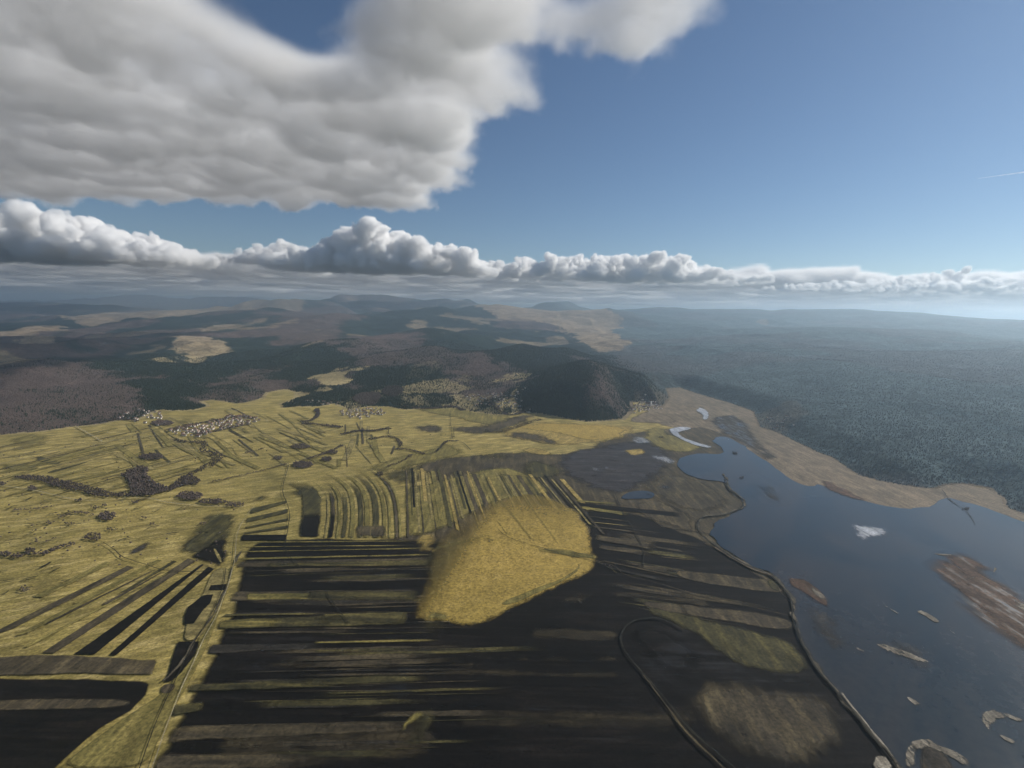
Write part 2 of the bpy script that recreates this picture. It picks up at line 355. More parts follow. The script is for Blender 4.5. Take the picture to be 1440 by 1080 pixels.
def ground_z(P):
    P = np.asarray(P, float).reshape(-1, 2)
    a = np.degrees(np.arctan2(P[:, 0], P[:, 1])); r = np.hypot(P[:, 0], P[:, 1])
    i = np.clip(np.searchsorted(az, a) - 1, 0, na - 2); j = np.clip(np.searchsorted(rr, r) - 1, 0, nr - 2)
    fa_ = np.clip((a - az[i]) / (az[i + 1] - az[i]), 0, 1); fr_ = np.clip((r - rr[j]) / (rr[j + 1] - rr[j]), 0, 1)
    Z = hz_.reshape(nr, na)
    return (Z[j, i] * (1 - fa_) + Z[j, i + 1] * fa_) * (1 - fr_) + (Z[j + 1, i] * (1 - fa_) + Z[j + 1, i + 1] * fa_) * fr_
me = bpy.data.meshes.new('hills')
idx = np.arange(na * nr).reshape(nr, na)
F = np.stack([idx[:-1, :-1], idx[:-1, 1:], idx[1:, 1:], idx[1:, :-1]], -1).reshape(-1, 4)
keep = ~((sdp[F] > 90).all(1))
F = F[keep][:, ::-1]
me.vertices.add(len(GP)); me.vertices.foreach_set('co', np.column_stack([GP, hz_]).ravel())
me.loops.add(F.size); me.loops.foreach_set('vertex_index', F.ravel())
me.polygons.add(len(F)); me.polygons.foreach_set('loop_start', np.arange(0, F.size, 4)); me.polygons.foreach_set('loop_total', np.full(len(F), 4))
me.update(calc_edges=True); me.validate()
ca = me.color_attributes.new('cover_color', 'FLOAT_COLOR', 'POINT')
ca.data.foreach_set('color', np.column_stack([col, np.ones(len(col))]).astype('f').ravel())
fa = me.attributes.new('forest', 'FLOAT', 'POINT')
fa.data.foreach_set('value', np.clip(1 - 1.6 * fld, 0, 1).astype('f'))
cn = me.attributes.new('conifer', 'FLOAT', 'POINT'); cn.data.foreach_set('value', con.astype('f'))
me.polygons.foreach_set('use_smooth', [True] * len(me.polygons))
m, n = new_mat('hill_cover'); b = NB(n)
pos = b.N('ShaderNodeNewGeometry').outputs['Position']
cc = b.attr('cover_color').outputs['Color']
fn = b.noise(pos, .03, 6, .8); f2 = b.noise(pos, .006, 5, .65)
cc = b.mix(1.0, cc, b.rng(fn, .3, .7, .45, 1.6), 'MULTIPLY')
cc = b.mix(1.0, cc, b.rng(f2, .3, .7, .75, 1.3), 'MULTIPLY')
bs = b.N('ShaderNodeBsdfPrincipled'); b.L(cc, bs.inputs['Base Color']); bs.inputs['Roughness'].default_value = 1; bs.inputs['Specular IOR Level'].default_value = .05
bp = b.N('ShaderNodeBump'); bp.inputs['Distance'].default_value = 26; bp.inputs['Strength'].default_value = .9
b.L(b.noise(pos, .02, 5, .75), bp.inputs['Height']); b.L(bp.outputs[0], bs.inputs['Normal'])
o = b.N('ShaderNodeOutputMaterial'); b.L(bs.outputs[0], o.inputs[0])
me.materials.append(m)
hills = bpy.data.objects.new('hills', me); C.objects.link(hills); tag(hills, 'structure')
# far base sheet so that nothing ends before the horizon
g = mesh_obj('ground', [(-160000, -40000, -8), (160000, -40000, -8), (160000, 160000, -8), (-160000, 160000, -8)], [(0, 1, 2, 3)], land('far_country', (.05, .05, .045), alpha=False, big=.0004))
tag(g, 'structure')
# ------------------------------------------------------------------ sheets of ground cover
def resample(p, step):
    q = []
    for i in range(len(p)):
        a = p[i]; c = p[(i + 1) % len(p)]; L = np.hypot(*(c - a)); k = max(1, min(60, int(L / step)))
        for j in range(k): q.append(a + (c - a) * j / k)
    return np.array(q)
NSH = [0]
def sheet(name, pts, mat, z, feather=15.0, amount=1.0, cover=None, world=False, rounds=2, dens=22, wob=0.0, label=None):
    z = z + .0012 * NSH[0]
    p = np.array(pts, float) if world else poly(pts)
    if rounds: p = smooth(p, rounds)
    lo, hi = p.min(0), p.max(0); size = max(hi - lo)
    step = max(size / 60, 4.0)
    p = resample(p, step)
    if wob:
        w = np.stack([fbm(p[:, 0] / 90 + 5, p[:, 1] / 90, 5, .6) - .5, fbm(p[:, 0] / 90, p[:, 1] / 90 + 9, 5, .6) - .5], 1); p = p + w * 2 * wob
    area_w = (hi - lo)
    feather = max(feather, .5)
    # interior points: a ring a feather inside plus a lattice
    gs = max(size / dens, feather * .9)
    gx, gy = np.meshgrid(np.arange(lo[0], hi[0], gs), np.arange(lo[1], hi[1], gs))
    G = np.stack([gx.ravel(), gy.ravel()], 1) + NSH[0] * .01
    if len(G):
        G = G + (np.random.RandomState(3).rand(*G.shape) - .5) * gs * .3
        sd = sdist(G, p); G = G[sd > feather * .45]
    nx = np.roll(p, -1, 0) - np.roll(p, 1, 0)
    ln = np.hypot(nx[:, 0], nx[:, 1]) + 1e-9
    nrm = np.stack([-nx[:, 1], nx[:, 0]], 1) / ln[:, None]
    cand = np.concatenate([p + nrm * feather * 1.02, p - nrm * feather * 1.02])[::1]
    sd = sdist(cand, p); cand = cand[sd > feather * .95]
    allp = np.concatenate([p, cand, G]) if len(G) else np.concatenate([p, cand])
    n = len(p)
    res = delaunay_2d_cdt([Vector(q) for q in allp], [(i, (i + 1) % n) for i in range(n)], [list(range(n))], 1, .01)
    V = np.array([tuple(q) for q in res[0]]); Fc = res[2]
    if not len(Fc): return None
    e = np.clip(edge_dist(V, p) / feather, 0, 1)
    NSH[0] += 1
    o = mesh_obj(name, np.column_stack([V, np.full(len(V), z)]), [list(f) for f in Fc], M[mat])
    if o.data.polygons[0].normal.z < 0: o.data.flip_normals()
    a = o.data.attributes.new('edge', 'FLOAT', 'POINT'); a.data.foreach_set('value', e.astype('f'))
    cv = np.full(len(V), amount) if cover is None else np.array([cover(q) for q in V])
    a = o.data.attributes.new('cover', 'FLOAT', 'POINT'); a.data.foreach_set('value', cv.astype('f'))
    tag(o, 'structure', label)
    return o
def ribbon(name, pts, w, mat, z, n=2, kind='structure', taper=False, soft=.75, label=None, world=False, drape=False):
    p = smooth(pts if world else poly(pts), n, False)
    # resample evenly
    q = [p[0]]
    for i in range(1, len(p)):
        L = np.hypot(*(p[i] - p[i - 1])); k = max(1, int(L / 30))
        for j in range(1, k + 1): q.append(p[i - 1] + (p[i] - p[i - 1]) * j / k)
    p = np.array(q); w_ = w
    d = np.gradient(p, axis=0); nn = np.stack([-d[:, 1], d[:, 0]], 1) / (np.hypot(d[:, 0], d[:, 1])[:, None] + 1e-9)
    jit = (fbm(p[:, 0] / 70, p[:, 1] / 70, 4) - .5) * w * 1.8
    p = p + nn * jit[:, None]
    wid = w * (.35 + 1.2 * fbm(p[:, 0] / 45 + 3, p[:, 1] / 45, 4))
    if taper:
        t = np.linspace(0, 1, len(p)); wid = wid * np.minimum(1, 6 * np.minimum(t, 1 - t) + .15)
    rows = []; ev = []
    for k, ee in ((-.5, 0), (-.5 * (1 - soft), 1), (.5 * (1 - soft), 1), (.5, 0)):
        rows.append(p + nn * (wid * k)[:, None]); ev.append(np.full(len(p), ee, float))
    V = np.concatenate(rows); E_ = np.concatenate(ev); m_ = len(p)
    zz = np.full(len(V), z)
    if drape: zz = ground_z(V) + z
    F_ = [(r * m_ + i, r * m_ + i + 1, (r + 1) * m_ + i + 1, (r + 1) * m_ + i) for r in range(3) for i in range(m_ - 1)]
    o = mesh_obj(name, np.column_stack([V, zz]), F_, M[mat])
    if o.data.polygons[0].normal.z < 0: o.data.flip_normals()
    for nm, val in (('edge', E_), ('cover', np.ones(len(V)))):
        a = o.data.attributes.new(nm, 'FLOAT', 'POINT'); a.data.foreach_set('value', val.astype('f'))
    tag(o, kind, label)
    return o
# the plain itself
pl = sheet('plain', PL, 'grass', 0.0, 40, world=True, rounds=0, dens=40)
mm = land('plain_grass', (.335, .255, .078), (.17, .138, .042), (.46, .36, .15), alpha=False, ang=1.1, streak=4, big=.005)
pl.data.materials[0] = mm
# broad tones of the plain
SHEETS = [
    # name, outline, material, feather m, layer
    ('shore', [(936, 538), (985, 546), (1066, 568), (1096, 595), (1152, 624), (1210, 656), (1295, 676), (1335, 672), (1415, 690), (1455, 716), (1580, 770), (1500, 790), (1330, 735), (1200, 730), (1100, 700), (1040, 650), (990, 610), (930, 600), (905, 590), (900, 575)], 'shore', 40, 1),
    ('marsh', [(560, 650), (640, 640), (720, 632), (800, 640), (860, 610), (950, 600), (1010, 600), (1070, 640), (1100, 720), (1170, 830), (1200, 930), (1320, 1085), (1370, 1300), (200, 1500), (205, 1085), (228, 1040), (255, 985), (292, 918), (312, 862), (332, 800), (340, 768), (380, 757), (470, 757), (560, 754), (600, 740), (640, 700)], 'brown', 35, 1),
    ('flooded_meadow', [(205, 1085), (228, 1042), (257, 985), (296, 918), (316, 862), (336, 800), (343, 768), (380, 757), (470, 756), (560, 756), (640, 762), (840, 760), (800, 715), (900, 720), (950, 745), (985, 755), (1060, 800), (1130, 850), (1150, 890), (1170, 940), (1300, 1085), (1350, 1400), (150, 1500)], 'dark', 14, 2),  # near-black ground colour across the foreground
    ('marsh', [(1010, 612), (985, 590), (1010, 580), (1050, 585), (1080, 620), (1110, 650), (1090, 660), (1060, 640)], 'brownwet', 60, 2),
    ('marsh', [(790, 632), (830, 625), (880, 618), (930, 620), (955, 640), (950, 665), (920, 690), (870, 700), (820, 690), (780, 670), (770, 650)], 'shadowy', 55, 2),
    ('marsh', [(880, 618), (900, 612), (925, 616), (915, 628), (890, 626)], 'ice', 30, 3),
    ('marsh', [(815, 655), (850, 652), (885, 660), (880, 670), (845, 667), (820, 668)], 'ice', 60, 3),  # pale smears here: white reflections painted as colour
    ('marsh', [(855, 697), (870, 685), (900, 680), (905, 690), (880, 702), (865, 712)], 'ice', 45, 3),
    ('marsh', [(905, 645), (925, 648), (925, 668), (912, 672)], 'ice', 30, 3),
    ('marsh', [(900, 640), (930, 640), (955, 648), (950, 656), (925, 650)], 'ice', 25, 3),
    ('reed_bed', [(905, 675), (935, 665), (960, 668), (1010, 680), (1040, 712), (1020, 722), (985, 728), (950, 715), (915, 700), (900, 690)], 'brown', 30, 4),
    ('reed_bed', [(920, 678), (955, 672), (960, 682), (945, 695), (915, 690)], 'brownwet', 40, 5),
    ('pond', [(872, 700), (885, 692), (905, 690), (922, 694), (918, 702), (895, 702), (878, 703)], 'water', 6, 5),
    ('meadow', [(700, 600), (740, 592), (800, 594), (880, 597), (900, 600), (893, 612), (870, 622), (820, 626), (780, 628), (740, 622), (705, 615)], 'grass', 35, 3),
    ('meadow', [(720, 598), (780, 594), (870, 600), (885, 605), (875, 618), (820, 622), (790, 610), (730, 604)], 'bright', 25, 4),
    ('meadow', [(700, 606), (760, 606), (800, 622), (790, 630), (735, 622), (700, 614)], 'brown', 60, 4),
    ('meadow', [(880, 590), (905, 578), (930, 580), (955, 590), (948, 597), (890, 595)], 'shore', 20, 4),
    ('meadow', [(900, 602), (930, 600), (950, 612), (1000, 628), (985, 634), (950, 640), (925, 632), (905, 622)], 'olive', 30, 3),
    ('meadow', [(875, 632), (905, 630), (912, 636), (895, 643), (880, 640)], 'grass', 18, 4),
    ('meadow', [(725, 632), (750, 628), (780, 636), (775, 642), (745, 640)], 'grass', 15, 4),
    ('meadow', [(722, 650), (760, 643), (796, 656), (806, 664), (790, 676), (755, 684), (728, 676)], 'oldark', 45, 4),
    # olive band in front of the strips
    ('meadow', [(500, 668), (560, 655), (640, 640), (700, 633), (750, 640), (730, 650), (640, 652), (600, 660), (610, 680), (560, 690)], 'olivesoft', 60, 3),
    ('meadow', [(490, 660), (560, 640), (625, 620), (650, 626), (665, 640), (600, 655), (540, 672)], 'olive', 45, 2),
    ('meadow', [(600, 590), (660, 600), (700, 590), (745, 575), (770, 582), (740, 600), (690, 615), (640, 612)], 'brown', 60, 2),
    ('meadow', [(560, 600), (620, 594), (640, 606), (600, 612)], 'brown', 50, 2),
    ('meadow', [(560, 575), (640, 568), (720, 585), (760, 590), (700, 604), (640, 590)], 'olive', 50, 1),
    # green slope by the road
    ('meadow', [(285, 722), (340, 715), (350, 720), (336, 745), (322, 757), (320, 785), (310, 800), (280, 790), (245, 784), (222, 780), (255, 757), (275, 738)], 'oldark', 30, 3),
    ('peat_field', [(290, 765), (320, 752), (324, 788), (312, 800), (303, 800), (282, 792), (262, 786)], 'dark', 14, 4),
    ('meadow', [(297, 772), (303, 770), (315, 791), (310, 796)], 'strip', 3, 5),
    ('meadow', [(345, 700), (385, 690), (395, 695), (375, 706), (350, 712)], 'oldark', 25, 3),
    ('meadow', [(395, 695), (440, 680), (450, 685), (450, 720), (420, 757), (410, 757), (420, 720), (418, 700)], 'oldark', 25, 3),
    ('peat_field', [(180, 775), (205, 760), (225, 757), (215, 768), (195, 780), (180, 786)], 'brownwet', 14, 3),
    ('meadow', [(60, 780), (120, 790), (140, 800), (60, 850), (20, 870), (0, 850)], 'olive', 60, 2),
    ('meadow', [(0, 720), (40, 722), (70, 740), (30, 755), (0, 750)], 'olive', 50, 2),
    ('meadow', [(115, 775), (140, 770), (150, 785), (125, 790)], 'oldark', 22, 3),
    ('meadow', [(0, 600), (100, 612), (50, 640), (0, 640)], 'olive', 60, 2),
    ('meadow', [(45, 642), (62, 641), (95, 650), (75, 656), (50, 650)], 'oldark', 12, 3),
    ('meadow', [(60, 665), (125, 647), (127, 650), (75, 666)], 'oldark', 6, 3),
    ('meadow', [(0, 648), (60, 652), (70, 662), (0, 665)], 'olive', 25, 3),
    # bottom left fields
    ('peat_field', [(0, 924), (60, 920), (160, 924), (222, 928), (215, 950), (110, 950), (0, 952), (-200, 950), (-200, 930)], 'brown', 5, 4),
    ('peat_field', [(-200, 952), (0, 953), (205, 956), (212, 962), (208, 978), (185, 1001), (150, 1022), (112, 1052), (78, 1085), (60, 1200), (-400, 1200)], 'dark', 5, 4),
    ('meadow', [(-200, 983), (0, 984), (190, 981), (182, 999), (0, 1001), (-200, 1003)], 'brown', 4, 5),
    # straw-coloured patch in the middle, thinning out to the left
    ('dry_rise', [(566, 880), (590, 825), (603, 790), (610, 765), (640, 735), (690, 704), (745, 692), (790, 706), (818, 722), (832, 745), (838, 775), (842, 800), (820, 815), (770, 838), (730, 855), (690, 878), (660, 884), (610, 878)], 'bright', 16, 6),
    ('meadow', [(545, 905), (575, 835), (590, 780), (600, 760), (650, 730), (700, 700), (700, 780), (640, 900), (600, 912)], 'olivesoft', 60, 5),
    ('meadow', [(580, 760), (600, 740), (620, 738), (622, 790), (590, 790)], 'grass', 25, 6),
    ('meadow', [(585, 876), (600, 858), (630, 862), (650, 874), (620, 878)], 'olive', 12, 7),
    ('meadow', [(700, 850), (740, 832), (790, 815), (810, 800), (812, 790), (818, 800), (805, 815), (750, 840), (712, 856)], 'olive', 6, 7),
    ('meadow', [(755, 772), (790, 772), (840, 782), (840, 790), (780, 782)], 'olive', 8, 7),
    ('meadow', [(560, 1040), (585, 1000), (600, 985), (625, 1000), (632, 1030), (600, 1065), (562, 1068)], 'oldark', 24, 6),
    ('meadow', [(556, 1030), (575, 1008), (592, 1000), (604, 1008), (585, 1020), (568, 1035)], 'olive', 8, 7),
    ('meadow', [(610, 925), (650, 925), (735, 930), (740, 960), (620, 950)], 'brown', 25, 5),
    ('meadow', [(780, 840), (830, 820), (830, 850), (770, 860)], 'brown', 25, 5),
    # right-hand marsh fields
    ('marsh', [(885, 705), (930, 700), (985, 728), (980, 740), (1000, 765), (950, 745), (910, 735), (890, 720)], 'brown', 25, 4),
    ('marsh', [(900, 838), (960, 858), (1020, 876), (1110, 900), (1130, 915), (1148, 946), (1118, 954), (1050, 942), (1012, 926), (985, 900), (960, 884), (930, 872), (905, 860)], 'oldark', 14, 4),
    ('marsh', [(1010, 918), (1050, 908), (1080, 922), (1112, 905), (1130, 918), (1142, 944), (1115, 950), (1050, 938), (1020, 928)], 'oldark', 30, 5),
    ('marsh', [(940, 800), (1000, 806), (1075, 815), (1100, 818), (1112, 838), (1060, 832), (960, 818)], 'brown', 6, 4),
    ('marsh', [(1072, 816), (1092, 815), (1108, 838), (1080, 832)], 'oldark', 10, 5),
    ('marsh', [(900, 842), (980, 852), (1118, 868), (1118, 895), (1000, 872), (905, 858)], 'brown', 8, 4),
    ('marsh', [(930, 962), (1000, 945), (1100, 962), (1150, 958), (1238, 1042), (1200, 1085), (1050, 1085), (985, 1040), (955, 1000)], 'brown', 30, 4),
    ('marsh', [(870, 890), (900, 872), (940, 878), (980, 905), (1005, 940), (940, 958), (900, 930)], 'dark', 25, 3),
    
    # in and round the lake
    ('reed_bed', [(1105, 812), (1130, 816), (1152, 828), (1170, 858), (1150, 852), (1128, 836), (1110, 826)], 'redmarsh', 8, 8),
    ('reed_bed', [(1130, 822), (1150, 828), (1168, 856), (1152, 850)], 'reed', 8, 9),
    ('reed_bed', [(1228, 906), (1245, 906), (1285, 922), (1315, 936), (1290, 932), (1250, 920)], 'reed', 5, 8),
    ('reed_bed', [(1238, 851), (1250, 856), (1272, 869), (1262, 866)], 'reed', 2.5, 8),
    ('reed_bed', [(1283, 860), (1300, 860), (1325, 876), (1318, 880), (1298, 868)], 'reed', 4, 8),
    ('reed_bed', [(1330, 884), (1340, 890), (1350, 897), (1338, 892)], 'reed', 2, 8),
    ('reed_bed', [(1200, 910), (1215, 916), (1218, 920), (1204, 916)], 'reed', 2.5, 8),
    ('reed_bed', [(1272, 982), (1282, 984), (1298, 994), (1285, 996)], 'reed', 3, 8),
    ('reed_bed', [(1376, 1012), (1380, 1002), (1395, 999), (1410, 1004), (1440, 1014), (1438, 1020), (1412, 1012), (1400, 1016), (1392, 1030), (1402, 1036), (1388, 1030)], 'reed', 3, 8),
    ('reed_bed', [(1402, 1034), (1412, 1037), (1430, 1046), (1426, 1050), (1410, 1042)], 'reed', 2, 8),
    ('reed_bed', [(1272, 1070), (1275, 1050), (1290, 1042), (1305, 1040), (1320, 1052), (1350, 1060), (1375, 1085), (1362, 1085), (1330, 1064), (1305, 1054), (1290, 1062), (1290, 1085), (1276, 1085)], 'reed', 3, 8),
    ('reed_bed', [(1290, 1050), (1310, 1048), (1340, 1066), (1350, 1100), (1295, 1100)], 'brownwet', 8, 7),
    ('reed_bed', [(1225, 1072), (1238, 1064), (1250, 1066), (1262, 1090), (1230, 1090)], 'reed', 3, 8),
    ('reed_bed', [(1190, 735), (1200, 738), (1240, 744), (1272, 746), (1260, 754), (1235, 764), (1212, 766), (1196, 752)], 'ice1', 20, 8),
    ('reed_bed', [(1298, 776), (1345, 774), (1385, 788), (1405, 806), (1445, 832), (1520, 900), (1520, 960), (1440, 925), (1390, 898), (1350, 872), (1322, 838)], 'redmarsh', 35, 7),
    ('reed_bed', [(1410, 840), (1440, 845), (1480, 870), (1470, 880), (1430, 860)], 'reed', 14, 8),
    ('reed_bed', [(1305, 779), (1322, 780), (1345, 782), (1330, 784)], 'reed', 3, 8),
    ('reed_bed', [(1355, 815), (1368, 812), (1372, 816), (1360, 818)], 'reed', 3, 8),
    ('reed_bed', [(1396, 800), (1402, 798), (1400, 810), (1394, 808)], 'reed', 3, 8),
    ('reed_bed', [(1100, 850), (1160, 850), (1200, 880), (1260, 950), (1230, 1000), (1170, 955)], 'brownwet', 55, 7),
    ('reed_bed', [(1150, 674), (1170, 676), (1195, 690), (1230, 708), (1210, 708), (1160, 692)], 'redmarsh', 18, 8),
    ('reed_bed', [(1035, 616), (1075, 625), (1110, 660), (1090, 662), (1050, 636)], 'brownwet', 40, 7),
]
lakeo = None
for pts_ in ([(1060, 806), (1110, 812), (1150, 850), (1150, 900), (1190, 950), (1250, 1010), (1330, 1090), (1260, 1090), (1190, 990), (1135, 920), (1115, 860)], [(1150, 900), (1260, 880), (1340, 920), (1330, 960), (1220, 960)], [(1050, 660), (1120, 690), (1110, 720), (1050, 700)]):
    SHEETS.append(('marsh', pts_, 'soft', 60, 7))
for (u_, v_, a_, b_) in ((800, 660, 30, 3), (835, 668, 34, 4), (880, 655, 26, 4), (860, 678, 30, 3), (900, 668, 16, 7), (925, 655, 18, 5), (905, 690, 20, 3), (870, 640, 24, 3), (840, 648, 20, 3), (1075, 690, 26, 3), (1150, 700, 30, 3), (1010, 618, 30, 3), (960, 645, 24, 3)):
    SHEETS.append(('marsh', [(u_ - a_, v_), (u_ - a_ * .5, v_ - b_), (u_ + a_ * .6, v_ - b_ * .6), (u_ + a_, v_ + b_ * .4), (u_ + a_ * .3, v_ + b_), (u_ - a_ * .6, v_ + b_ * .7)], 'ice', 34, 4 if u_ < 990 else 8))  # thin pale wisps painting the reflections on marsh and water
def z_of(layer): return .5 * layer
for (nm, pts, mt, fe, ly) in SHEETS:
    if nm == 'pond':
        o = mesh_obj('pond', [(*q, z_of(ly)) for q in smooth(poly(pts), 2)], [list(range(len(pts) * 4))], M['water'])
        if o.data.polygons[0].normal.z < 0: o.data.flip_normals()
        tag(o, 'structure'); continue
    nm2 = nm if nm not in ('meadow', 'peat_field', 'dry_rise') else 'field'
    if nm2 == 'reed_bed': nm2 = 'marsh'
    if nm == 'dry_rise':
        la, lb = np.array(at(690, 700)), np.array(at(566, 884)); dl = (lb - la) / np.hypot(*(lb - la)); nl = np.array([-dl[1], dl[0]]); nl = nl * np.sign((np.array(at(720, 800)) - la) @ nl)
        yt_ = at(700, 694)[1]; yb_ = at(700, 745)[1]
        sheet(nm2, pts, mt, z_of(ly), 26, wob=10, dens=34, cover=lambda q: float((.35 + .65 * sstep(0, 1, (yt_ - q[1]) / (yt_ - yb_))) * (.15 + .85 * sstep(-15, 70, (q - la) @ nl))))
        continue
    sheet(nm2, pts, mt, z_of(ly), rounds=0 if nm == 'peat_field' else 2, feather=fe * (1.7 if fe > 11 else 1.3), wob=min(fe * .9, 30), amount={'ice': .5, 'soft': .8, 'olivesoft': .8}.get(mt, 1.0))
lp = resample(smooth(poly(LAKE), 2), 30)
lp = lp + np.stack([fbm(lp[:, 0] / 50 + 5, lp[:, 1] / 50, 4) - .5, fbm(lp[:, 0] / 50, lp[:, 1] / 50 + 9, 4) - .5], 1) * 34
o = mesh_obj('lake', [(*q, z_of(6)) for q in lp], [list(range(len(lp)))], M['water'])
if o.data.polygons[0].normal.z < 0: o.data.flip_normals()
tag(o, 'structure')
# flooded inlet beside the far marsh
for pts in ([(938, 604), (955, 600), (975, 602), (968, 606), (955, 608), (960, 616), (985, 624), (1005, 630), (990, 631), (962, 622), (945, 612)], [(975, 578), (985, 572), (1000, 582), (995, 592), (985, 590), (990, 584)]):
    sheet('marsh', pts, 'ice', z_of(7), 12, wob=6)
# ------------------------------------------------------------------ long field strips
def quad_strip(pts4, mt, ly, feather=3.0, fadeL=0, fadeR=0):
    """pts4 picture corners: left top, right top, right bottom, left bottom"""
    P4 = poly(pts4)
    a, b_, c, d = P4
    out = []
    for t in np.linspace(0, 1, 9): out.append(a + (b_ - a) * t)
    for t in np.linspace(0, 1, 9): out.append(c + (d - c) * t)
    L0 = (a + d) / 2; R0 = (b_ + c) / 2; ax = R0 - L0; LL = ax @ ax
    def cover(q):
        t = (q - L0) @ ax / LL; k = 1.0
        if fadeR: k *= float(sstep(0, fadeR, 1 - t))
        if fadeL: k *= float(sstep(0, fadeL, t))
        return k
    wmin = min(np.hypot(*(a - d)), np.hypot(*(b_ - c)))
    sheet('field', out, mt, z_of(ly), min(feather, max(.8, wmin * .42)), cover=cover if (fadeL or fadeR) else None, world=True, rounds=0, dens=26, wob=min(2.2, wmin * .1))
rs0 = random.Random(21)
RS = [  # horizontal strips right of the road: x0, top0, bottom0, x1, top1, bottom1, cover, fade
    (338, 762, 764.6, 600, 760, 763, 'strip', .35), (336, 769, 770.8, 600, 766.5, 768.5, 'strip', .3), (336, 775.5, 778, 610, 770, 773, 'strip', .2), (334, 785, 789, 615, 779, 782, 'strip', .15),
    (330, 789.5, 799, 612, 784, 797.5, 'brown', .1), (372, 792.5, 798.5, 612, 787, 797, 'oldark', .1), (332, 803, 806, 610, 798, 800.5, 'brown', .2), (322, 832, 847, 590, 829, 847, 'brown', .1),
    (344, 834.5, 846, 462, 834, 845.5, 'olive', .06), (430, 832, 846, 592, 831, 846, 'oldark', .1), (312, 864, 868.6, 470, 862, 866, 'oldark', .4), (304, 873, 887, 575, 861, 881, 'oldark', .05),
    (306, 875, 885, 400, 872, 883, 'olive', .3), (450, 863, 879, 575, 861, 880, 'oldark', .1), (290, 906, 922, 470, 904, 914, 'brownwet', .3), (440, 903, 907, 620, 899, 904, 'olive', .3), (440, 914, 920, 590, 910, 917, 'oldark', .3),
    (262, 962, 976, 480, 953, 968, 'oldark', .1), (420, 954, 968, 610, 948, 960, 'oldark', .3), (240, 990, 1010, 290, 986, 1000, 'oldark', .2), (235, 1022, 1046, 620, 1012, 1030, 'brown', .3), (215, 1060, 1090, 500, 1060, 1080, 'brown', .5),
]
for (x0, t0, b0, x1, t1, b1, mt, fr) in RS: quad_strip([(x0, t0), (x1, t1), (x1, b1), (x0, b0)], mt + 'x' if mt != 'strip' else 'olivex', 4 + (mt == 'olive' or mt == 'oldark') * 1, 7, .04, fr)
for (x0, t0, b0, x1, t1, b1, am) in ((600, 922, 934, 900, 918, 932, .45), (560, 940, 955, 870, 938, 958, .3), (330, 930, 945, 640, 925, 938, .4), (420, 985, 1004, 760, 975, 990, .3), (640, 1000, 1030, 980, 990, 1030, .25), (300, 1030, 1080, 620, 1020, 1075, .35), (380, 905, 915, 560, 900, 910, .5), (740, 880, 900, 870, 885, 905, .35), (-60, 1010, 1030, 120, 1008, 1026, .4), (860, 830, 842, 1000, 840, 856, .5)):
    q = np.concatenate([poly([(x0 + (x1 - x0) * t, t0 + (t1 - t0) * t) for t in np.linspace(0, 1, 8)]), poly([(x1 + (x0 - x1) * t, b1 + (b0 - b1) * t) for t in np.linspace(0, 1, 8)])])
    sheet('field', q, 'brownx', z_of(3.5), 22, amount=min(1, am * 1.6), world=True, rounds=0, wob=14)
for i in range(90):
    if i < 60: x0 = rs0.uniform(300, 520); t0 = rs0.uniform(800, 1070); x0 = max(x0, 335 - (t0 - 780) * .42); x1 = x0 + rs0.uniform(80, 330); sl = -rs0.uniform(.01, .04)
    else: x0 = rs0.uniform(850, 930); t0 = rs0.uniform(735, 860); x1 = x0 + rs0.uniform(50, 190); sl = rs0.uniform(.13, .18)
    h_ = rs0.choice([1.2, 2, 3.5, 6]) * (1 + (t0 - 760) / 300)
    quad_strip([(x0, t0), (x1, t0 + sl * (x1 - x0)), (x1, t0 + h_ + sl * (x1 - x0)), (x0, t0 + h_)], rs0.choice(['brownx', 'brownwetx', 'brownx', 'oldarkx']), 3.6, 4, .25, .35)
# strips between the road and the curved fields
US = [(352, 716, 724, 404, 704, 708), (346, 730, 736, 406, 716, 722), (344, 742, 744.5, 406, 729, 733), (342, 750, 752, 406, 739, 744)]
for (x0, t0, b0, x1, t1, b1) in US:
    quad_strip([(x0, t0), (x1, t1), (x1, b1), (x0, b0)], 'oldark', 4, 3)
quad_strip([(340, 753), (404, 752.5), (404, 761), (338, 761)], 'dark', 5, 3)
# strips right of the straw-coloured patch
XS = [(800, 706, 711, 960, 722, 729, 'dark', .1), (815, 712, 716, 885, 722, 727, 'olive', .2), (805, 703, 706, 868, 708, 711, 'olive', .2), (822, 725, 727.5, 900, 735, 737.5, 'brown', .4), (828, 734, 735.5, 905, 742, 743.5, 'strip', .6),
      (832, 740, 743, 910, 750, 752, 'brown', .4), (836, 752, 760, 925, 766, 776, 'brown', .2), (840, 766, 772, 925, 778, 786, 'brown', .5), (842, 787, 790, 960, 812, 816, 'brown', .2), (845, 795, 799, 950, 818, 824, 'brownwet', .3), (925, 783, 785, 1000, 790, 792, 'brown', .5)]
for (x0, t0, b0, x1, t1, b1, mt, fr) in XS: quad_strip([(x0, t0), (x1, t1), (x1, b1), (x0, b0)], mt + 'x' if mt in ('brown', 'brownwet', 'olive') else mt, 5, 5, .08, fr)
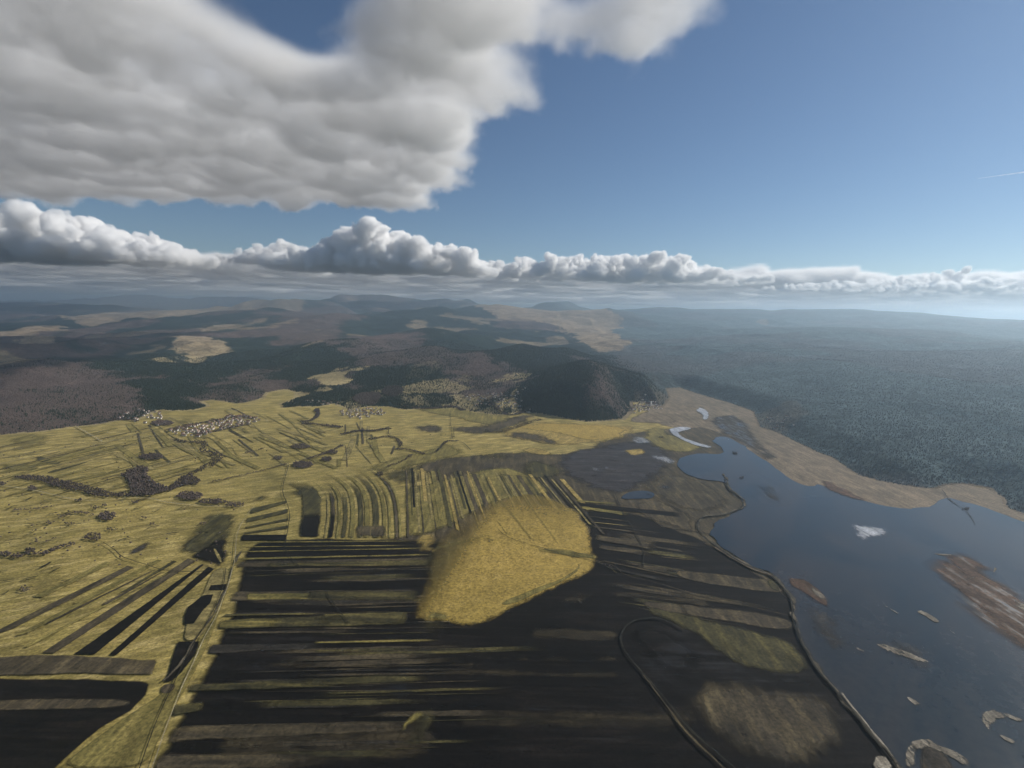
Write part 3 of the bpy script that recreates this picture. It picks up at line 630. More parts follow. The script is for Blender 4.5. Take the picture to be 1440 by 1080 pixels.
# fan of strips left of the road: top end left/right, bottom end left/right
FS = [((265, 785.5), (277, 789.5), (78, 920), (58, 919.5), 'brown'), ((278.5, 790.5), (280.5, 791), (91.5, 921), (88.5, 921), 'dark'), ((284, 793.5), (288, 795), (134, 922), (103, 921.5), 'dark'), ((282, 792.5), (283.3, 793), (101, 921.5), (99, 921.5), 'ditch'),
      ((293, 797), (303, 801), (164, 923.5), (151, 923), 'dark'), ((180, 796), (190, 799), (20, 885), (-40, 905), 'brown'), ((213, 803), (216, 804), (66, 880), (60, 878), 'brown'), ((235, 806), (239, 807), (40, 912), (30, 912), 'olive'),
      ((222, 787), (229, 789), (112, 852), (100, 850), 'olive'), ((243, 789), (250, 790), (180, 832), (165, 836), 'oldark'), ((200, 800), (207, 802), (40, 892), (15, 898), 'olive'), ((150, 790), (160, 793), (60, 842), (45, 840), 'olive'),
      ((225, 806), (229, 806), (150, 852), (140, 852), 'brown'), ((283.8, 793.2), (284.6, 793.4), (102, 921.5), (101.4, 921.5), 'pale')]
for (a_, b_, c_, d_, mt) in FS: quad_strip([a_, b_, c_, d_], mt, 4, 3)
for pts in ([(291, 835), (296, 828), (306, 826), (302, 840), (295, 850), (290, 864), (276, 882), (265, 880), (266, 868), (258, 862), (257, 845), (270, 840), (280, 836)],):
    sheet('field', [(284, 838), (302, 836), (296, 850), (284, 862), (272, 880), (258, 880), (257, 868), (262, 856)], 'dark', z_of(5), 4, rounds=0, wob=5)
sheet('field', [(296, 824), (320, 822), (318, 832), (292, 832)], 'dark', z_of(5), 2, rounds=0)
sheet('field', [(248, 903), (284, 902), (276, 920), (256, 948), (240, 960), (228, 962), (238, 930)], 'dark', z_of(4), 5, rounds=0, wob=6)
sheet('field', [(228, 962), (252, 962), (240, 978), (222, 978)], 'brown', z_of(4), 4)
# curved strips
CA = [(416, 757), (421, 727), (422, 700), (415, 688), (396, 680), (375, 676)]
CB = [(452, 757), (457, 727), (457, 700), (448, 686), (430, 675), (410, 667)]
CC = [(561, 757), (560, 722), (555, 695), (545, 678), (530, 665), (505, 655)]
pa, pb, pc = [smooth(poly(q), 3, False) for q in (CA, CB, CC)]
def curve_t(t):
    k = .27
    if t < k: return pa + (pb - pa) * t / k
    return pb + (pc - pb) * (t - k) / (1 - k)
def curved(t0, t1, mt, ly, s0=0.0, s1=1.0, fade=.3):
    A_, B_ = curve_t(t0), curve_t(t1); n_ = len(A_); i0, i1 = int(s0 * n_), max(int(s1 * n_), int(s0 * n_) + 3)
    A_, B_ = A_[i0:i1], B_[i0:i1]
    o_ = np.concatenate([A_, B_[::-1]])
    yt = max(A_[-1][1], B_[-1][1]); yb = min(A_[0][1], B_[0][1])
    sheet('field', o_, mt, z_of(ly), max(1.5, np.hypot(*(A_[0] - B_[0])) * .22), world=True, rounds=0, dens=22, wob=2, cover=lambda q: float(sstep(0, fade, (yt - q[1]) / (yt - yb + 1e-6))))
CS = [(.0, .26, 'oldark', 4, 0, .8), (.02, .25, 'dark', 5, 0, .3), (.33, .375, 'brown', 5, 0, .6), (.33, .37, 'dark', 6, 0, .3), (.45, .50, 'oldark', 4, 0, .5), (.52, .58, 'olive', 4, 0, .9), (.60, .66, 'oldark', 4, 0, .7), (.66, .72, 'olive', 4, 0, .9),
      (.74, .82, 'oldark', 4, 0, .8), (.84, .88, 'olive', 4, 0, .9), (.90, .93, 'olive', 4, 0, .7), (.965, 1.0, 'brown', 5, 0, .95), (.56, .9, 'brown', 4, 0, .2), (1.0, 1.03, 'olive', 4, 0, .8), (.40, .43, 'olive', 4, 0, .8), (.29, .31, 'strip', 4, 0, .9), (.38, .39, 'brown', 5, 0, .8), (.435, .445, 'brown', 5, 0, .9), (.505, .515, 'strip', 5, 0, .8), (.59, .597, 'brown', 5, 0, .8), (.725, .735, 'strip', 5, 0, .9), (.825, .832, 'brown', 5, 0, .9), (.885, .895, 'strip', 5, 0, .9), (.94, .948, 'oldark', 5, 0, .9), (.64, .65, 'brown', 5, 0, .6)]
for (t0, t1, mt, ly, s0, s1) in CS: curved(t0, t1, mt, ly, s0, s1)
# straight strips running down to the straw-coloured patch
TLs, TRs, BLs, BRs = [np.array(at(*q)) for q in ((566, 657), (790, 668), (566, 758), (868, 752))]
def sf(t0, t1, mt, ly, s0=0.0, s1=1.0):
    a0 = TLs + (TRs - TLs) * t0; a1 = TLs + (TRs - TLs) * t1; b0 = BLs + (BRs - BLs) * t0; b1 = BLs + (BRs - BLs) * t1
    o_ = np.array([a0 + (b0 - a0) * s0, a1 + (b1 - a1) * s0, a1 + (b1 - a1) * s1, a0 + (b0 - a0) * s1])
    sheet('field', o_, mt, z_of(ly), max(1.5, np.hypot(*(o_[0] - o_[1])) * .2), world=True, rounds=0, dens=22, wob=2)
rs = random.Random(8)
sheet('field', [(562, 682), (600, 680), (640, 668), (700, 655), (735, 660), (790, 690), (760, 700), (700, 705), (640, 740), (600, 757), (562, 757)], 'olive', z_of(3), 40)
t = 0.02
kinds = ['brown', 'strip', 'oldark', 'dark', 'strip', 'brown', 'grass', 'strip', 'brown', 'olive', 'oldark', 'grass']
k = 0
while t < .97:
    w_ = rs.choice([.008, .012, .018, .028, .036]); mt = kinds[k % len(kinds)]
    if mt in ('dark', 'strip'): w_ = min(w_, .014)
    s0 = rs.uniform(0, .12); s1 = rs.uniform(.55, 1.0) if mt != 'brown' else 1
    if rs.random() < .85: sf(t, t + w_, mt, 4 + (k % 2), s0, s1)
    t += w_ + rs.uniform(0, .012); k += 1
for (a_, b_, c_, d_, am) in (((681, 712), (684, 712), (716, 753), (711, 753), .5), ((700, 704), (706, 703), (752, 762), (744, 760), .35), ((660, 724), (663, 723), (676, 746), (672, 747), .4), ((732, 698), (737, 697), (790, 770), (783, 768), .3), ((610, 772), (690, 752), (690, 755), (612, 776), .3), ((606, 790), (690, 772), (690, 774), (606, 793), .25), ((690, 751), (692, 750), (845, 797), (843, 799), .7), ((755, 772), (835, 780), (836, 788), (758, 778), .5)):
    sheet('field', poly([a_, b_, c_, d_]), 'olive', z_of(7), 5, amount=am, world=True, rounds=0, dens=20, wob=2)
# faint parcels of the big plain
for i in range(170):
    u0 = rs.uniform(-60, 560); v0 = rs.uniform(588, 660)
    if u0 < 180: v0 = rs.uniform(605, 700)
    a_ = np.array(at(u0, v0))
    ang = rs.gauss(1.31, .05) if u0 < 180 else (rs.gauss(2.35, .08) if u0 < 480 else rs.gauss(1.9, .1))
    if v0 > 665: ang = rs.gauss(1.2, .1)
    d_ = np.array([math.cos(ang), math.sin(ang)]); L = rs.uniform(120, 480); w_ = rs.choice([5, 8, 14, 22, 35])
    n_ = np.array([-d_[1], d_[0]])
    q = np.array([a_, a_ + d_ * L, a_ + d_ * L + n_ * w_, a_ + n_ * w_])
    if (sdist(q, PL) < 60).any(): continue
    sheet('field', q, rs.choice(['olive', 'olive', 'oldark', 'olive', 'strip', 'brown', 'strip'] if w_ < 20 else ['olive', 'olive', 'strip']), z_of(3) + .02 * (i % 10), max(1.5, w_ * .25), world=True, rounds=0, dens=16, wob=1.5)
# ------------------------------------------------------------------ roads, tracks, ditches, the canal
W = 10
ribbon('road', [(205, 1110), (230, 1035), (262, 955), (285, 905), (312, 852), (330, 795), (332, 765), (335, 745), (350, 722), (358, 713)], 3.0, 'track', z_of(W))
ribbon('path', [(232, 960), (262, 925), (283, 890), (310, 850), (325, 805), (338, 778)], 9, 'bank', z_of(W) - .3, soft=.8)
sheet('field', [(205, 1085), (228, 1040), (255, 985), (292, 918), (312, 862), (332, 800), (334, 790), (318, 800), (300, 835), (285, 880), (262, 930), (228, 975), (180, 1005), (110, 1055), (78, 1085)], 'olive', z_of(3), 8)
sheet('field', [(330, 798), (300, 800), (290, 822), (284, 838), (268, 860), (260, 880), (256, 905), (285, 900), (305, 862)], 'strip', z_of(4), 5)
ribbon('ditch', [(190, 1100), (212, 1035), (240, 975), (262, 925), (290, 880), (312, 835), (318, 802)], 3.2, 'ditch', z_of(W) + .2)
ribbon('road', [(-100, 672), (0, 684), (45, 690), (100, 703), (125, 706), (180, 702), (205, 701), (240, 709), (285, 714), (345, 714)], 5, 'track', z_of(W))
ribbon('road', [(-60, 660), (0, 655), (50, 641), (110, 627), (143, 622), (190, 617), (232, 612)], 6, 'track', z_of(W))
ribbon('road', [(105, 600), (120, 608), (143, 622)], 8, 'track', z_of(W) + .2)
ribbon('road', [(60, 609), (80, 605), (105, 604), (140, 597)], 9, 'track', z_of(W) + .2)
ribbon('road', [(320, 584), (345, 572), (380, 560), (400, 556)], 6, 'track', z_of(W))
ribbon('road', [(366, 592), (400, 590), (440, 588), (480, 584)], 6, 'track', z_of(W))
ribbon('path', [(405, 655), (403, 668), (398, 685), (397, 695), (406, 712), (408, 730), (402, 757), (400, 775), (412, 790), (430, 805)], 4, 'ditch', z_of(W))
ribbon('path', [(460, 830), (462, 842), (490, 878)], 4, 'ditch', z_of(W))
ribbon('path', [(300, 610), (330, 640), (380, 652), (405, 655)], 3, 'olive', z_of(W))
ribbon('path', [(633, 578), (634, 600), (636, 618)], 5, 'oldark', z_of(W)); ribbon('path', [(638, 600), (639, 616)], 5, 'oldark', z_of(W))
ribbon('ditch', [(145, 765), (160, 775), (178, 788), (215, 800), (240, 806), (290, 806), (310, 803)], 4, 'ditch', z_of(W))
ribbon('stream', [(520, 632), (545, 633), (563, 631), (580, 634), (600, 640), (612, 638), (622, 630), (622, 622), (635, 620), (650, 622), (662, 634)], 7, 'ditch', z_of(W))
ribbon('stream', [(480, 606), (520, 606), (548, 604), (545, 612), (560, 616), (563, 630)], 6, 'ditch', z_of(W))
ribbon('ditch', [(293, 680), (340, 670), (380, 660), (405, 653)], 5, 'ditch', z_of(W)); ribbon('ditch', [(425, 648), (450, 640), (480, 627)], 5, 'ditch', z_of(W))
ribbon('ditch', [(700, 745), (712, 758), (790, 780), (842, 792), (858, 800), (868, 808)], 3.5, 'oldark', z_of(W))
ribbon('ditch', [(862, 690), (872, 715), (890, 745), (905, 775), (905, 800)], 5, 'ditch', z_of(W))
ribbon('path', [(838, 790), (866, 797), (878, 812), (925, 822), (960, 834), (1110, 868)], 3, 'brown', z_of(W))
ribbon('ditch', [(700, 668), (760, 674), (765, 690), (842, 700), (868, 706), (895, 720)], 5, 'ditch', z_of(W))
DIKE = [(1020, 668), (1022, 682), (1034, 696), (1046, 706), (1044, 716), (1026, 724), (990, 727), (979, 734), (985, 750), (1010, 771), (1050, 795), (1085, 808), (1105, 830), (1116, 850), (1116, 877), (1132, 915), (1157, 952), (1190, 985), (1230, 1040), (1262, 1082), (1300, 1140)]
ribbon('bank', DIKE, 15, 'bank', z_of(W), soft=.97)
ribbon('canal', [(u - 2, v + 1.5) for u, v in DIKE], 6, 'ditch', z_of(W) + .4)
ribbon('bank', [(1005, 771), (1045, 794), (1080, 808), (1090, 815)], 16, 'shore', z_of(W) - .2, soft=.8)
ribbon('bank', [(1185, 978), (1225, 1030), (1256, 1070)], 5, 'reed', z_of(W) + .6, soft=.5)
ribbon('ditch', [(962, 888), (930, 871), (895, 873), (871, 893), (876, 918), (905, 948), (935, 985), (962, 1022), (1000, 1058), (1040, 1090)], 8, 'ditch', z_of(W))
ribbon('bank', [(906, 952), (930, 985), (952, 1018), (985, 1055), (1020, 1088)], 9, 'brown', z_of(W) + .2, soft=.98)
ribbon('ditch', [(885, 644), (915, 647), (940, 660), (958, 672)], 6, 'ditch', z_of(W)); ribbon('ditch', [(910, 695), (950, 715), (982, 735)], 5, 'ditch', z_of(W))
ribbon('ditch', [(1325, 690), (1335, 705), (1362, 722), (1372, 740)], 7, 'ditch', z_of(W), taper=True, soft=.95)
ribbon('bank', [(588, 877), (610, 877.5), (632, 877)], 3, 'reed', z_of(W), soft=.8)
# strip of roadside scribbles, little hedged ditches on the near-left meadows
for i in range(46):
    u0 = rs.uniform(-30, 300); v0 = rs.uniform(700, 775) if i < 30 else rs.uniform(800, 870) * 1
    if i >= 30: u0 = rs.uniform(-20, 90)
    pts = [(u0, v0)]
    for k in range(3): pts.append((pts[-1][0] + rs.uniform(2, 9), pts[-1][1] + rs.gauss(-1.5, 1.2)))
    if sdist(poly(pts), PL).min() < 30: continue
    ribbon('hedge_ditch' if False else 'ditch', pts, rs.choice([3, 4, 6, 9]), rs.choice(['oldark', 'ditch', 'oldark']), z_of(W), n=1, taper=True, soft=.6)
# ------------------------------------------------------------------ trees
def crown_template(seed, conifer=False):
    r = random.Random(seed)
    if conifer:
        V = []; Fc = []
        for lv, (zz, rad) in enumerate(((.12, .42), (.38, .36), (.66, .22))):
            for k in range(6):
                a = k * 1.047 + lv * .5; q = rad * r.uniform(.8, 1.15); V.append((math.cos(a) * q, math.sin(a) * q, zz))
        V.append((0, 0, 1.0))
        for lv in range(2):
            for k in range(6):
                a, b2 = lv * 6 + k, lv * 6 + (k + 1) % 6; Fc.append((a, b2, b2 + 6, a + 6))
        for k in range(6): Fc.append((12 + k, 12 + (k + 1) % 6, 18))
        Fc.append(tuple(range(5, -1, -1)))
        return np.array(V), Fc
    V = [(0, 0, .12)]; Fc = []
    for lv, (zz, rad) in enumerate(((.3, .40), (.6, .5), (.85, .33))):
        for k in range(6):
            a = k * 1.047 + lv * .5 + r.uniform(-.2, .2); q = rad * r.uniform(.7, 1.25); V.append((math.cos(a) * q, math.sin(a) * q, zz * r.uniform(.88, 1.12)))
    V.append((0, 0, 1.0 * r.uniform(.95, 1.08)))
    for k in range(6): Fc.append((0, 1 + (k + 1) % 6, 1 + k))
    for lv in range(2):
        for k in range(6):
            a, b2 = 1 + lv * 6 + k, 1 + lv * 6 + (k + 1) % 6; Fc.append((a, b2, b2 + 6, a + 6))
    for k in range(6): Fc.append((13 + k, 13 + (k + 1) % 6, 19))
    return np.array(V), Fc
TMP = [crown_template(i) for i in range(5)]
TMPC = [crown_template(i, True) for i in range(3)]
def thicket(pts, size, label, group, spacing=7.5, mat='bare', name='thicket', con=0.0, seed=1, dens=1.0):
    """one clump of bare shrubs and small trees: crowns in one mesh, stems in another, under an Empty"""
    size = size * .66; spacing = 4.3
    p = np.array(pts); r = random.Random(seed); lo, hi = p.min(0), p.max(0)
    n = int((hi[0] - lo[0]) * (hi[1] - lo[1]) / spacing ** 2 * dens)
    n = min(max(n, 6), 5200)
    Q = np.array([(r.uniform(lo[0], hi[0]), r.uniform(lo[1], hi[1])) for _ in range(n)])
    wob = (fbm(Q[:, 0] / 22, Q[:, 1] / 22, 3) - .5) * size * 3
    Q = Q[(sdist(Q, p) + wob) > 0]
    if not len(Q): Q = p[:1]
    Hh = np.array([size * r.choice([.5, .6, .7, .8, 1, 1.2, 1.5]) * r.uniform(.8, 1.15) for _ in Q])
    root = bpy.data.objects.new(name, None); C.objects.link(root); c0 = Q.mean(0); gz = float(max(0, ground_z(c0[None])[0]))
    root.location = (c0[0], c0[1], gz + z_of(8)); tag(root, None, label, 'thicket', group)
    tz = np.maximum(0, ground_z(Q)) - gz
    V = []; Fc = []; V2 = []; F2 = []; k0 = 0; k1 = 0
    for (qx, qy), h, z in zip(Q - c0, Hh, tz):
        T, TF = (TMPC if r.random() < con else TMP)[r.randrange(3)]
        a = r.uniform(0, 6.28); ca_, sa_ = math.cos(a), math.sin(a); w2 = size * r.uniform(.6, 1.25)
        X = np.column_stack([(T[:, 0] * ca_ - T[:, 1] * sa_) * w2 + qx, (T[:, 0] * sa_ + T[:, 1] * ca_) * w2 + qy, T[:, 2] * h + z])
        V.append(X); Fc += [tuple(i + k0 for i in f) for f in TF]; k0 += len(T)
        t_ = h * .035
        V2.append(np.array([(qx - t_, qy - t_, z - 1), (qx + t_, qy - t_, z - 1), (qx, qy + t_, z - 1), (qx, qy, z + h * .6)])); F2 += [(k1, k1 + 1, k1 + 3), (k1 + 1, k1 + 2, k1 + 3), (k1 + 2, k1, k1 + 3)]; k1 += 4
    tag(mesh_obj('foliage', np.concatenate(V), Fc, M[mat], root), 'stuff')
    tag(mesh_obj('trunk', np.concatenate(V2), F2, M['bark'], root), 'stuff')
    return root
def ell(u, v, rx, ry): return poly([(u + rx * math.cos(a), v + ry * math.sin(a)) for a in np.linspace(0, 6.28, 13)[:-1]])
def belt(pts, w):
    p = smooth(poly(pts), 2, False); d = np.gradient(p, axis=0); nn = np.stack([-d[:, 1], d[:, 0]], 1) / (np.hypot(d[:, 0], d[:, 1])[:, None] + 1e-9)
    ww = w * (.5 + fbm(p[:, 0] / 60, p[:, 1] / 60, 2))[:, None]
    return np.concatenate([p + nn * ww / 2, (p - nn * ww / 2)[::-1]])
TH = [
    (belt([(25, 672), (60, 674), (90, 683), (125, 690), (150, 698), (185, 697)], 46), 7, 'long winding belt of bare brown thicket above the pale farm road'),
    (poly([(172, 668), (195, 657), (208, 660), (207, 672), (222, 682), (240, 690), (215, 699), (185, 699), (182, 682)]), 10, 'largest dark thicket on the plain, just north of the pale farm road'),
    (ell(213, 644, 17, 4.5), 9, 'oval copse in the meadows south of the densest village'),
    (belt([(245, 620), (262, 623), (285, 623), (289, 629), (282, 634), (305, 640), (308, 645), (298, 654), (280, 662), (266, 670)], 34), 7, 'crooked brown belt of scrub running down from the densest village'),
    (poly([(255, 672), (268, 668), (284, 678), (275, 684), (258, 684), (240, 692), (228, 690), (245, 682)]), 8, 'ragged brown scrub at the lower end of the crooked belt'),
    (ell(267, 699, 18, 5.5), 8, 'rounded thicket directly above the bend of the farm road'),
    (ell(300, 707, 20, 4), 7, 'low thicket where the farm road nears the green slope'),
    (ell(330, 711, 15, 3.5), 6, 'small scrub clump beside the farm road junction'),
    (ell(425, 655, 15, 5), 8, 'dark copse beside the crossing of tracks'),
    (ell(459, 647, 8, 3.5), 8, 'small dark copse right of the crossing of tracks'), (ell(468, 637, 7, 3), 7, 'tiny copse along the hedge line right of the crossing'),
    (ell(422, 629, 14, 3.5), 7, 'flat brown copse in the open meadows below the middle village'),
    (ell(391, 645, 7, 3), 6, 'loose scrub clump left of the crossing of tracks'), (belt([(345, 638), (360, 635), (372, 631)], 12), 6, 'short thin hedge in the striped meadows'),
    (belt([(293, 680), (340, 670), (380, 660), (405, 653)], 12), 5, 'long thin hedge leading to the crossing of tracks'), (belt([(425, 649), (450, 641), (470, 634), (482, 627)], 16), 6, 'hedge leading away right from the crossing of tracks'),
    (belt([(480, 612), (505, 606), (525, 607), (548, 603)], 32), 7, 'brown belt of scrub along the winding stream'), (belt([(520, 619), (545, 614), (560, 618), (564, 629)], 20), 6, 'scrub hugging the stream bend'),
    (belt([(555, 632), (580, 634), (598, 640)], 16), 6, 'thin line of bushes on the lower stream'), (belt([(612, 636), (622, 628), (628, 621), (645, 621)], 14), 6, 'bushes on the outer bank of the stream loop'),
    (belt([(545, 657), (560, 652), (575, 645), (578, 640)], 14), 5, 'faint hedge between stream and curved strips'), (ell(534, 668, 5, 3), 6, 'single small copse at the head of the curved strips'),
    (belt([(425, 594), (440, 592), (448, 584), (445, 576)], 26), 8, 'brown belt of trees west of the middle village'), (belt([(425, 596), (450, 598), (480, 602)], 30), 7, 'brown scrub belt just south of the middle village'),
    (belt([(0, 779), (22, 786), (45, 779), (60, 782), (80, 772), (106, 767)], 22), 7, 'dark thicket belt crossing the near-left meadow'), (ell(42, 777, 8, 3), 9, 'darkest knot of trees in the near-left thicket belt'),
    (ell(131, 757, 12, 6), 6, 'square brown thicket beside the near-left belt'), (ell(152, 728, 13, 6), 8, 'dense rounded thicket alone in the near-left meadow'),
    (belt([(85, 729), (105, 722), (118, 722), (132, 726)], 10), 6, 'bent hedge left of the rounded thicket'), (belt([(18, 719), (40, 718), (60, 716), (82, 712)], 14), 5, 'thin brown hedge in the left meadow'),
    (ell(111, 705, 6, 2), 6, 'little bush group touching the farm road'), (ell(147, 712, 4, 2), 6, 'two bushes below the farm road bend'), (ell(133, 716, 5, 2), 6, 'bush group between farm road and rounded thicket'),
    (ell(157, 746, 8, 2.5), 5, 'scrub patch just below the rounded thicket'), (ell(190, 707, 6, 2), 6, 'small bush pair below the farm road crest'), (ell(70, 737, 6, 2), 5, 'ragged bush line in the left meadow'), (ell(98, 738, 7, 2), 5, 'short bush line left of the rounded thicket'),
    (ell(3, 682, 4, 3), 7, 'bush clump where the farm road enters at the left edge'), (ell(45, 688, 7, 3), 7, 'tree clump touching the farm road at left'), (ell(35, 830, 8, 4), 5, 'scraggly bushes low on the left meadow'), (belt([(52, 767), (66, 763), (80, 758)], 8), 5, 'short hedge above the near-left thicket belt'),
    (ell(228, 596, 16, 3.4), 9, 'brown orchard thicket beside the densest village'), (belt([(236, 606), (270, 598), (310, 591), (335, 586), (360, 589)], 62), 6, 'bare garden trees all through the densest village'),
    (belt([(270, 612), (300, 608), (330, 601), (352, 597)], 34), 6, 'brown tree belt along the lower side of the densest village'), (belt([(195, 593), (170, 590), (155, 592), (120, 598)], 22), 8, 'dark scrub at the foot of the brown hill'),
    (belt([(690, 576), (705, 582), (722, 585), (742, 578)], 26), 9, 'dark curved tree belt below the far middle village'), (ell(516, 566, 20, 5), 11, 'dark copse right above the middle village'), (ell(552, 561, 15, 5), 11, 'dark copse right of the one above the middle village'),
    (belt([(565, 573), (600, 576), (640, 572), (650, 578)], 22), 8, 'loose hedges below the terraced fields'), (belt([(760, 590), (730, 600), (700, 610), (680, 606)], 40), 5, 'low brown scrub at the foot of the cone hill'),
    (ell(285, 741 - 3, 0.1 + 5, 2), 5, 'small bushes on the bright slope by the road'), (ell(215, 739, 5, 2), 5, 'forked bush line on the bright slope'), (ell(203, 730, 4, 1.5), 5, 'tiny bushes above the forked bush line'),
    (ell(930, 616, 0.1 + 3, 1.2), 6, 'lone bushes beside the pale inlet'), (ell(1042, 673, 4, 1.4), 5, 'tiny dark reed islet near the lake dike'), (ell(1033, 638, 4, 1.6), 6, 'dark bush islet at the head of the lake'),
    (ell(1358, 717, 6, 1.6), 5, 'dark bushes along the inlet on the far lake shore'), (belt([(860, 800), (850, 797), (838, 792)], 5), 4, 'faint scrub line right of the dry rise'),
]
for i, (pp, sz, lb) in enumerate(TH):
    thicket(pp, sz, lb, 'thickets and hedges on the plain', spacing=5.5 if sz > 6 else 5, seed=i + 3, con=.5 if 'dark' in lb and sz > 8 else 0.0)
# single bushes dotted over the meadows, each its own thing
bushT = []
for i in range(3):
    T, TF = TMP[i]; me_ = bpy.data.meshes.new('foliage'); me_.from_pydata([tuple(q) for q in T], [], TF); me_.materials.append(M['bare']); bushT.append(me_)
stem_me = bpy.data.meshes.new('trunk'); stem_me.from_pydata([(-.03, -.03, -.05), (.03, -.03, -.05), (0, .03, -.05), (0, 0, .6)], [], [(0, 1, 3), (1, 2, 3), (2, 0, 3)]); stem_me.materials.append(M['bark'])
nb = 0
while nb < 250:
    u0, v0 = rs.uniform(0, 640), rs.uniform(602, 800)
    if v0 > 660 and u0 > 330: continue
    q = np.array([at(u0, v0)])
    if sdist(q, PL)[0] < 80: continue
    root = bpy.data.objects.new('bush', None); C.objects.link(root); s_ = rs.uniform(3, 6.5)
    root.location = (*q[0], z_of(8)); root.scale = (s_ * rs.uniform(.8, 1.6), s_, s_ * .8); root.rotation_euler.z = rs.uniform(0, 6)
    wh = ('below the farm road at far left' if u0 < 110 else 'between farm road and diagonal strips' if u0 < 230 else 'on the bright slope beside the valley road') if v0 > 700 else ('on the striped left meadows above the farm road' if u0 < 200 else 'in the meadows below the densest village' if u0 < 340 else 'in the meadows round the crossing of tracks' if u0 < 480 else 'in the meadows by the winding stream')
    tag(root, None, ('broad' if root.scale[0] / s_ > 1.25 else 'compact') + (' bare brown bush ' if s_ > 4.7 else ' little bush ') + wh, 'bush', 'solitary bushes on the meadows')
    f_ = bpy.data.objects.new('foliage', rs.choice(bushT)); C.objects.link(f_); f_.parent = root
    f_ = bpy.data.objects.new('trunk', stem_me); C.objects.link(f_); f_.parent = root
    nb += 1
# forest texture: crowns over the wooded hillsides, nobody could count them
def forest(name, seed, density, conifer, rmin, rmax, size, label, right=False):
    NP = np.random.RandomState(seed)
    n = density
    r_ = np.exp(NP.uniform(math.log(rmin), math.log(rmax), n)); a_ = np.radians(NP.uniform(8 if right else -47, 50 if right else 47, n))
    P = np.stack([np.sin(a_) * r_, np.cos(a_) * r_], 1)
    # nearest grid vertex for the cover values
    ia = np.clip(np.searchsorted(az, np.degrees(a_)), 0, na - 1); ir = np.clip(np.searchsorted(rr, r_), 0, nr - 1); ii = ir * na + ia
    f = (1 - fld)[ii]; c = con[ii]
    pr = f * (1 if right else c if conifer else (1 - c))
    P = P[(NP.rand(n) < pr) & (sdist(P, PL) < -6)]
    if right: P = P[NP.rand(len(P)) < np.clip(1.5 - np.hypot(P[:, 0], P[:, 1]) / 7000, .1, .42)]
    rt = P[:, 0] > 850 + 500 * NP.rand(len(P))
    P = P[rt if right else ~rt]
    Z = ground_z(P) - 1.5
    me = bpy.data.meshes.new(name); me.vertices.add(len(P)); me.vertices.foreach_set('co', np.column_stack([P, Z]).ravel())
    ob = bpy.data.objects.new(name, me); C.objects.link(ob); tag(ob, 'stuff', label, 'forest')
    gn = bpy.data.node_groups.new(name, 'GeometryNodeTree')
    gn.interface.new_socket('G', in_out='INPUT', socket_type='NodeSocketGeometry'); gn.interface.new_socket('G', in_out='OUTPUT', socket_type='NodeSocketGeometry')
    N = gn.nodes.new; L = gn.links.new
    gi = N('NodeGroupInput'); go = N('NodeGroupOutput'); m2p = N('GeometryNodeMeshToPoints'); L(gi.outputs[0], m2p.inputs[0])
    iop = N('GeometryNodeInstanceOnPoints'); L(m2p.outputs[0], iop.inputs['Points'])
    co = N('GeometryNodeMeshCone' if conifer else 'GeometryNodeMeshIcoSphere')
    if conifer:
        co.inputs['Vertices'].default_value = 6; co.inputs['Radius Bottom'].default_value = .3; co.inputs['Depth'].default_value = 1.1
    else:
        co.inputs['Radius'].default_value = .5; co.inputs['Subdivisions'].default_value = 1
    sm = N('GeometryNodeSetMaterial'); L(co.outputs[0], sm.inputs[0]); sm.inputs['Material'].default_value = M['mixed' if right else 'conifer' if conifer else 'bare']
    L(sm.outputs[0], iop.inputs['Instance'])
    rv = N('FunctionNodeRandomValue'); rv.data_type = 'FLOAT'; rv.inputs[2].default_value = size * .6; rv.inputs[3].default_value = size * 1.3; L(rv.outputs[1], iop.inputs['Scale'])
    L(iop.outputs[0], go.inputs[0])
    md = ob.modifiers.new('crowns', 'NODES'); md.node_group = gn
    return ob
M['mixed'] = simple('mixed_wood', (.125, .138, .142), .35, .004)  # crowns lightened, the haze in front painted into their colour
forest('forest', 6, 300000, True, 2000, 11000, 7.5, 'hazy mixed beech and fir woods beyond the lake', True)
forest('forest', 4, 420000, False, 2300, 7000, 8.5, 'bare brown broadleaf woods over the hillsides')
forest('forest', 5, 420000, True, 2300, 7000, 11, 'dark conifer woods over the hillsides')
# ------------------------------------------------------------------ houses
def house_meshes(w, l, h, r):
    v = [(-w, -l, 0), (w, -l, 0), (w, l, 0), (-w, l, 0), (-w, -l, h), (w, -l, h), (w, l, h), (-w, l, h), (0, -l, h + r * .96), (0, l, h + r * .96)]
    f = [(0, 1, 5, 8, 4), (2, 3, 7, 9, 6), (1, 2, 6, 5), (3, 0, 4, 7)]
    a = bpy.data.meshes.new('wall'); a.from_pydata(v, [], f); a.materials.append(M['wall'])
    e = .6; t = .3
    rv = []
    for s in (-1, 1):
        for yy in (-l - e, l + e): rv += [(0, yy, h + r), (s * (w + e), yy, h - e * r / w), (s * (w + e), yy, h - e * r / w + t), (0, yy, h + r + t)]
    rf = []
    for k in (0, 8):
        q = [k, k + 1, k + 2, k + 3]; p = [i + 4 for i in q]
        rf += [tuple(q), tuple(p[::-1])] + [(q[i], p[i], p[(i + 1) % 4], q[(i + 1) % 4]) for i in range(4)]
    b2 = bpy.data.meshes.new('roof'); b2.from_pydata(rv, [], rf); b2.materials.append(M['roof'])
    return a, b2
HM = [house_meshes(5, 7, 6, 4), house_meshes(4.5, 6, 5, 3.6), house_meshes(5.5, 11, 5, 4)]
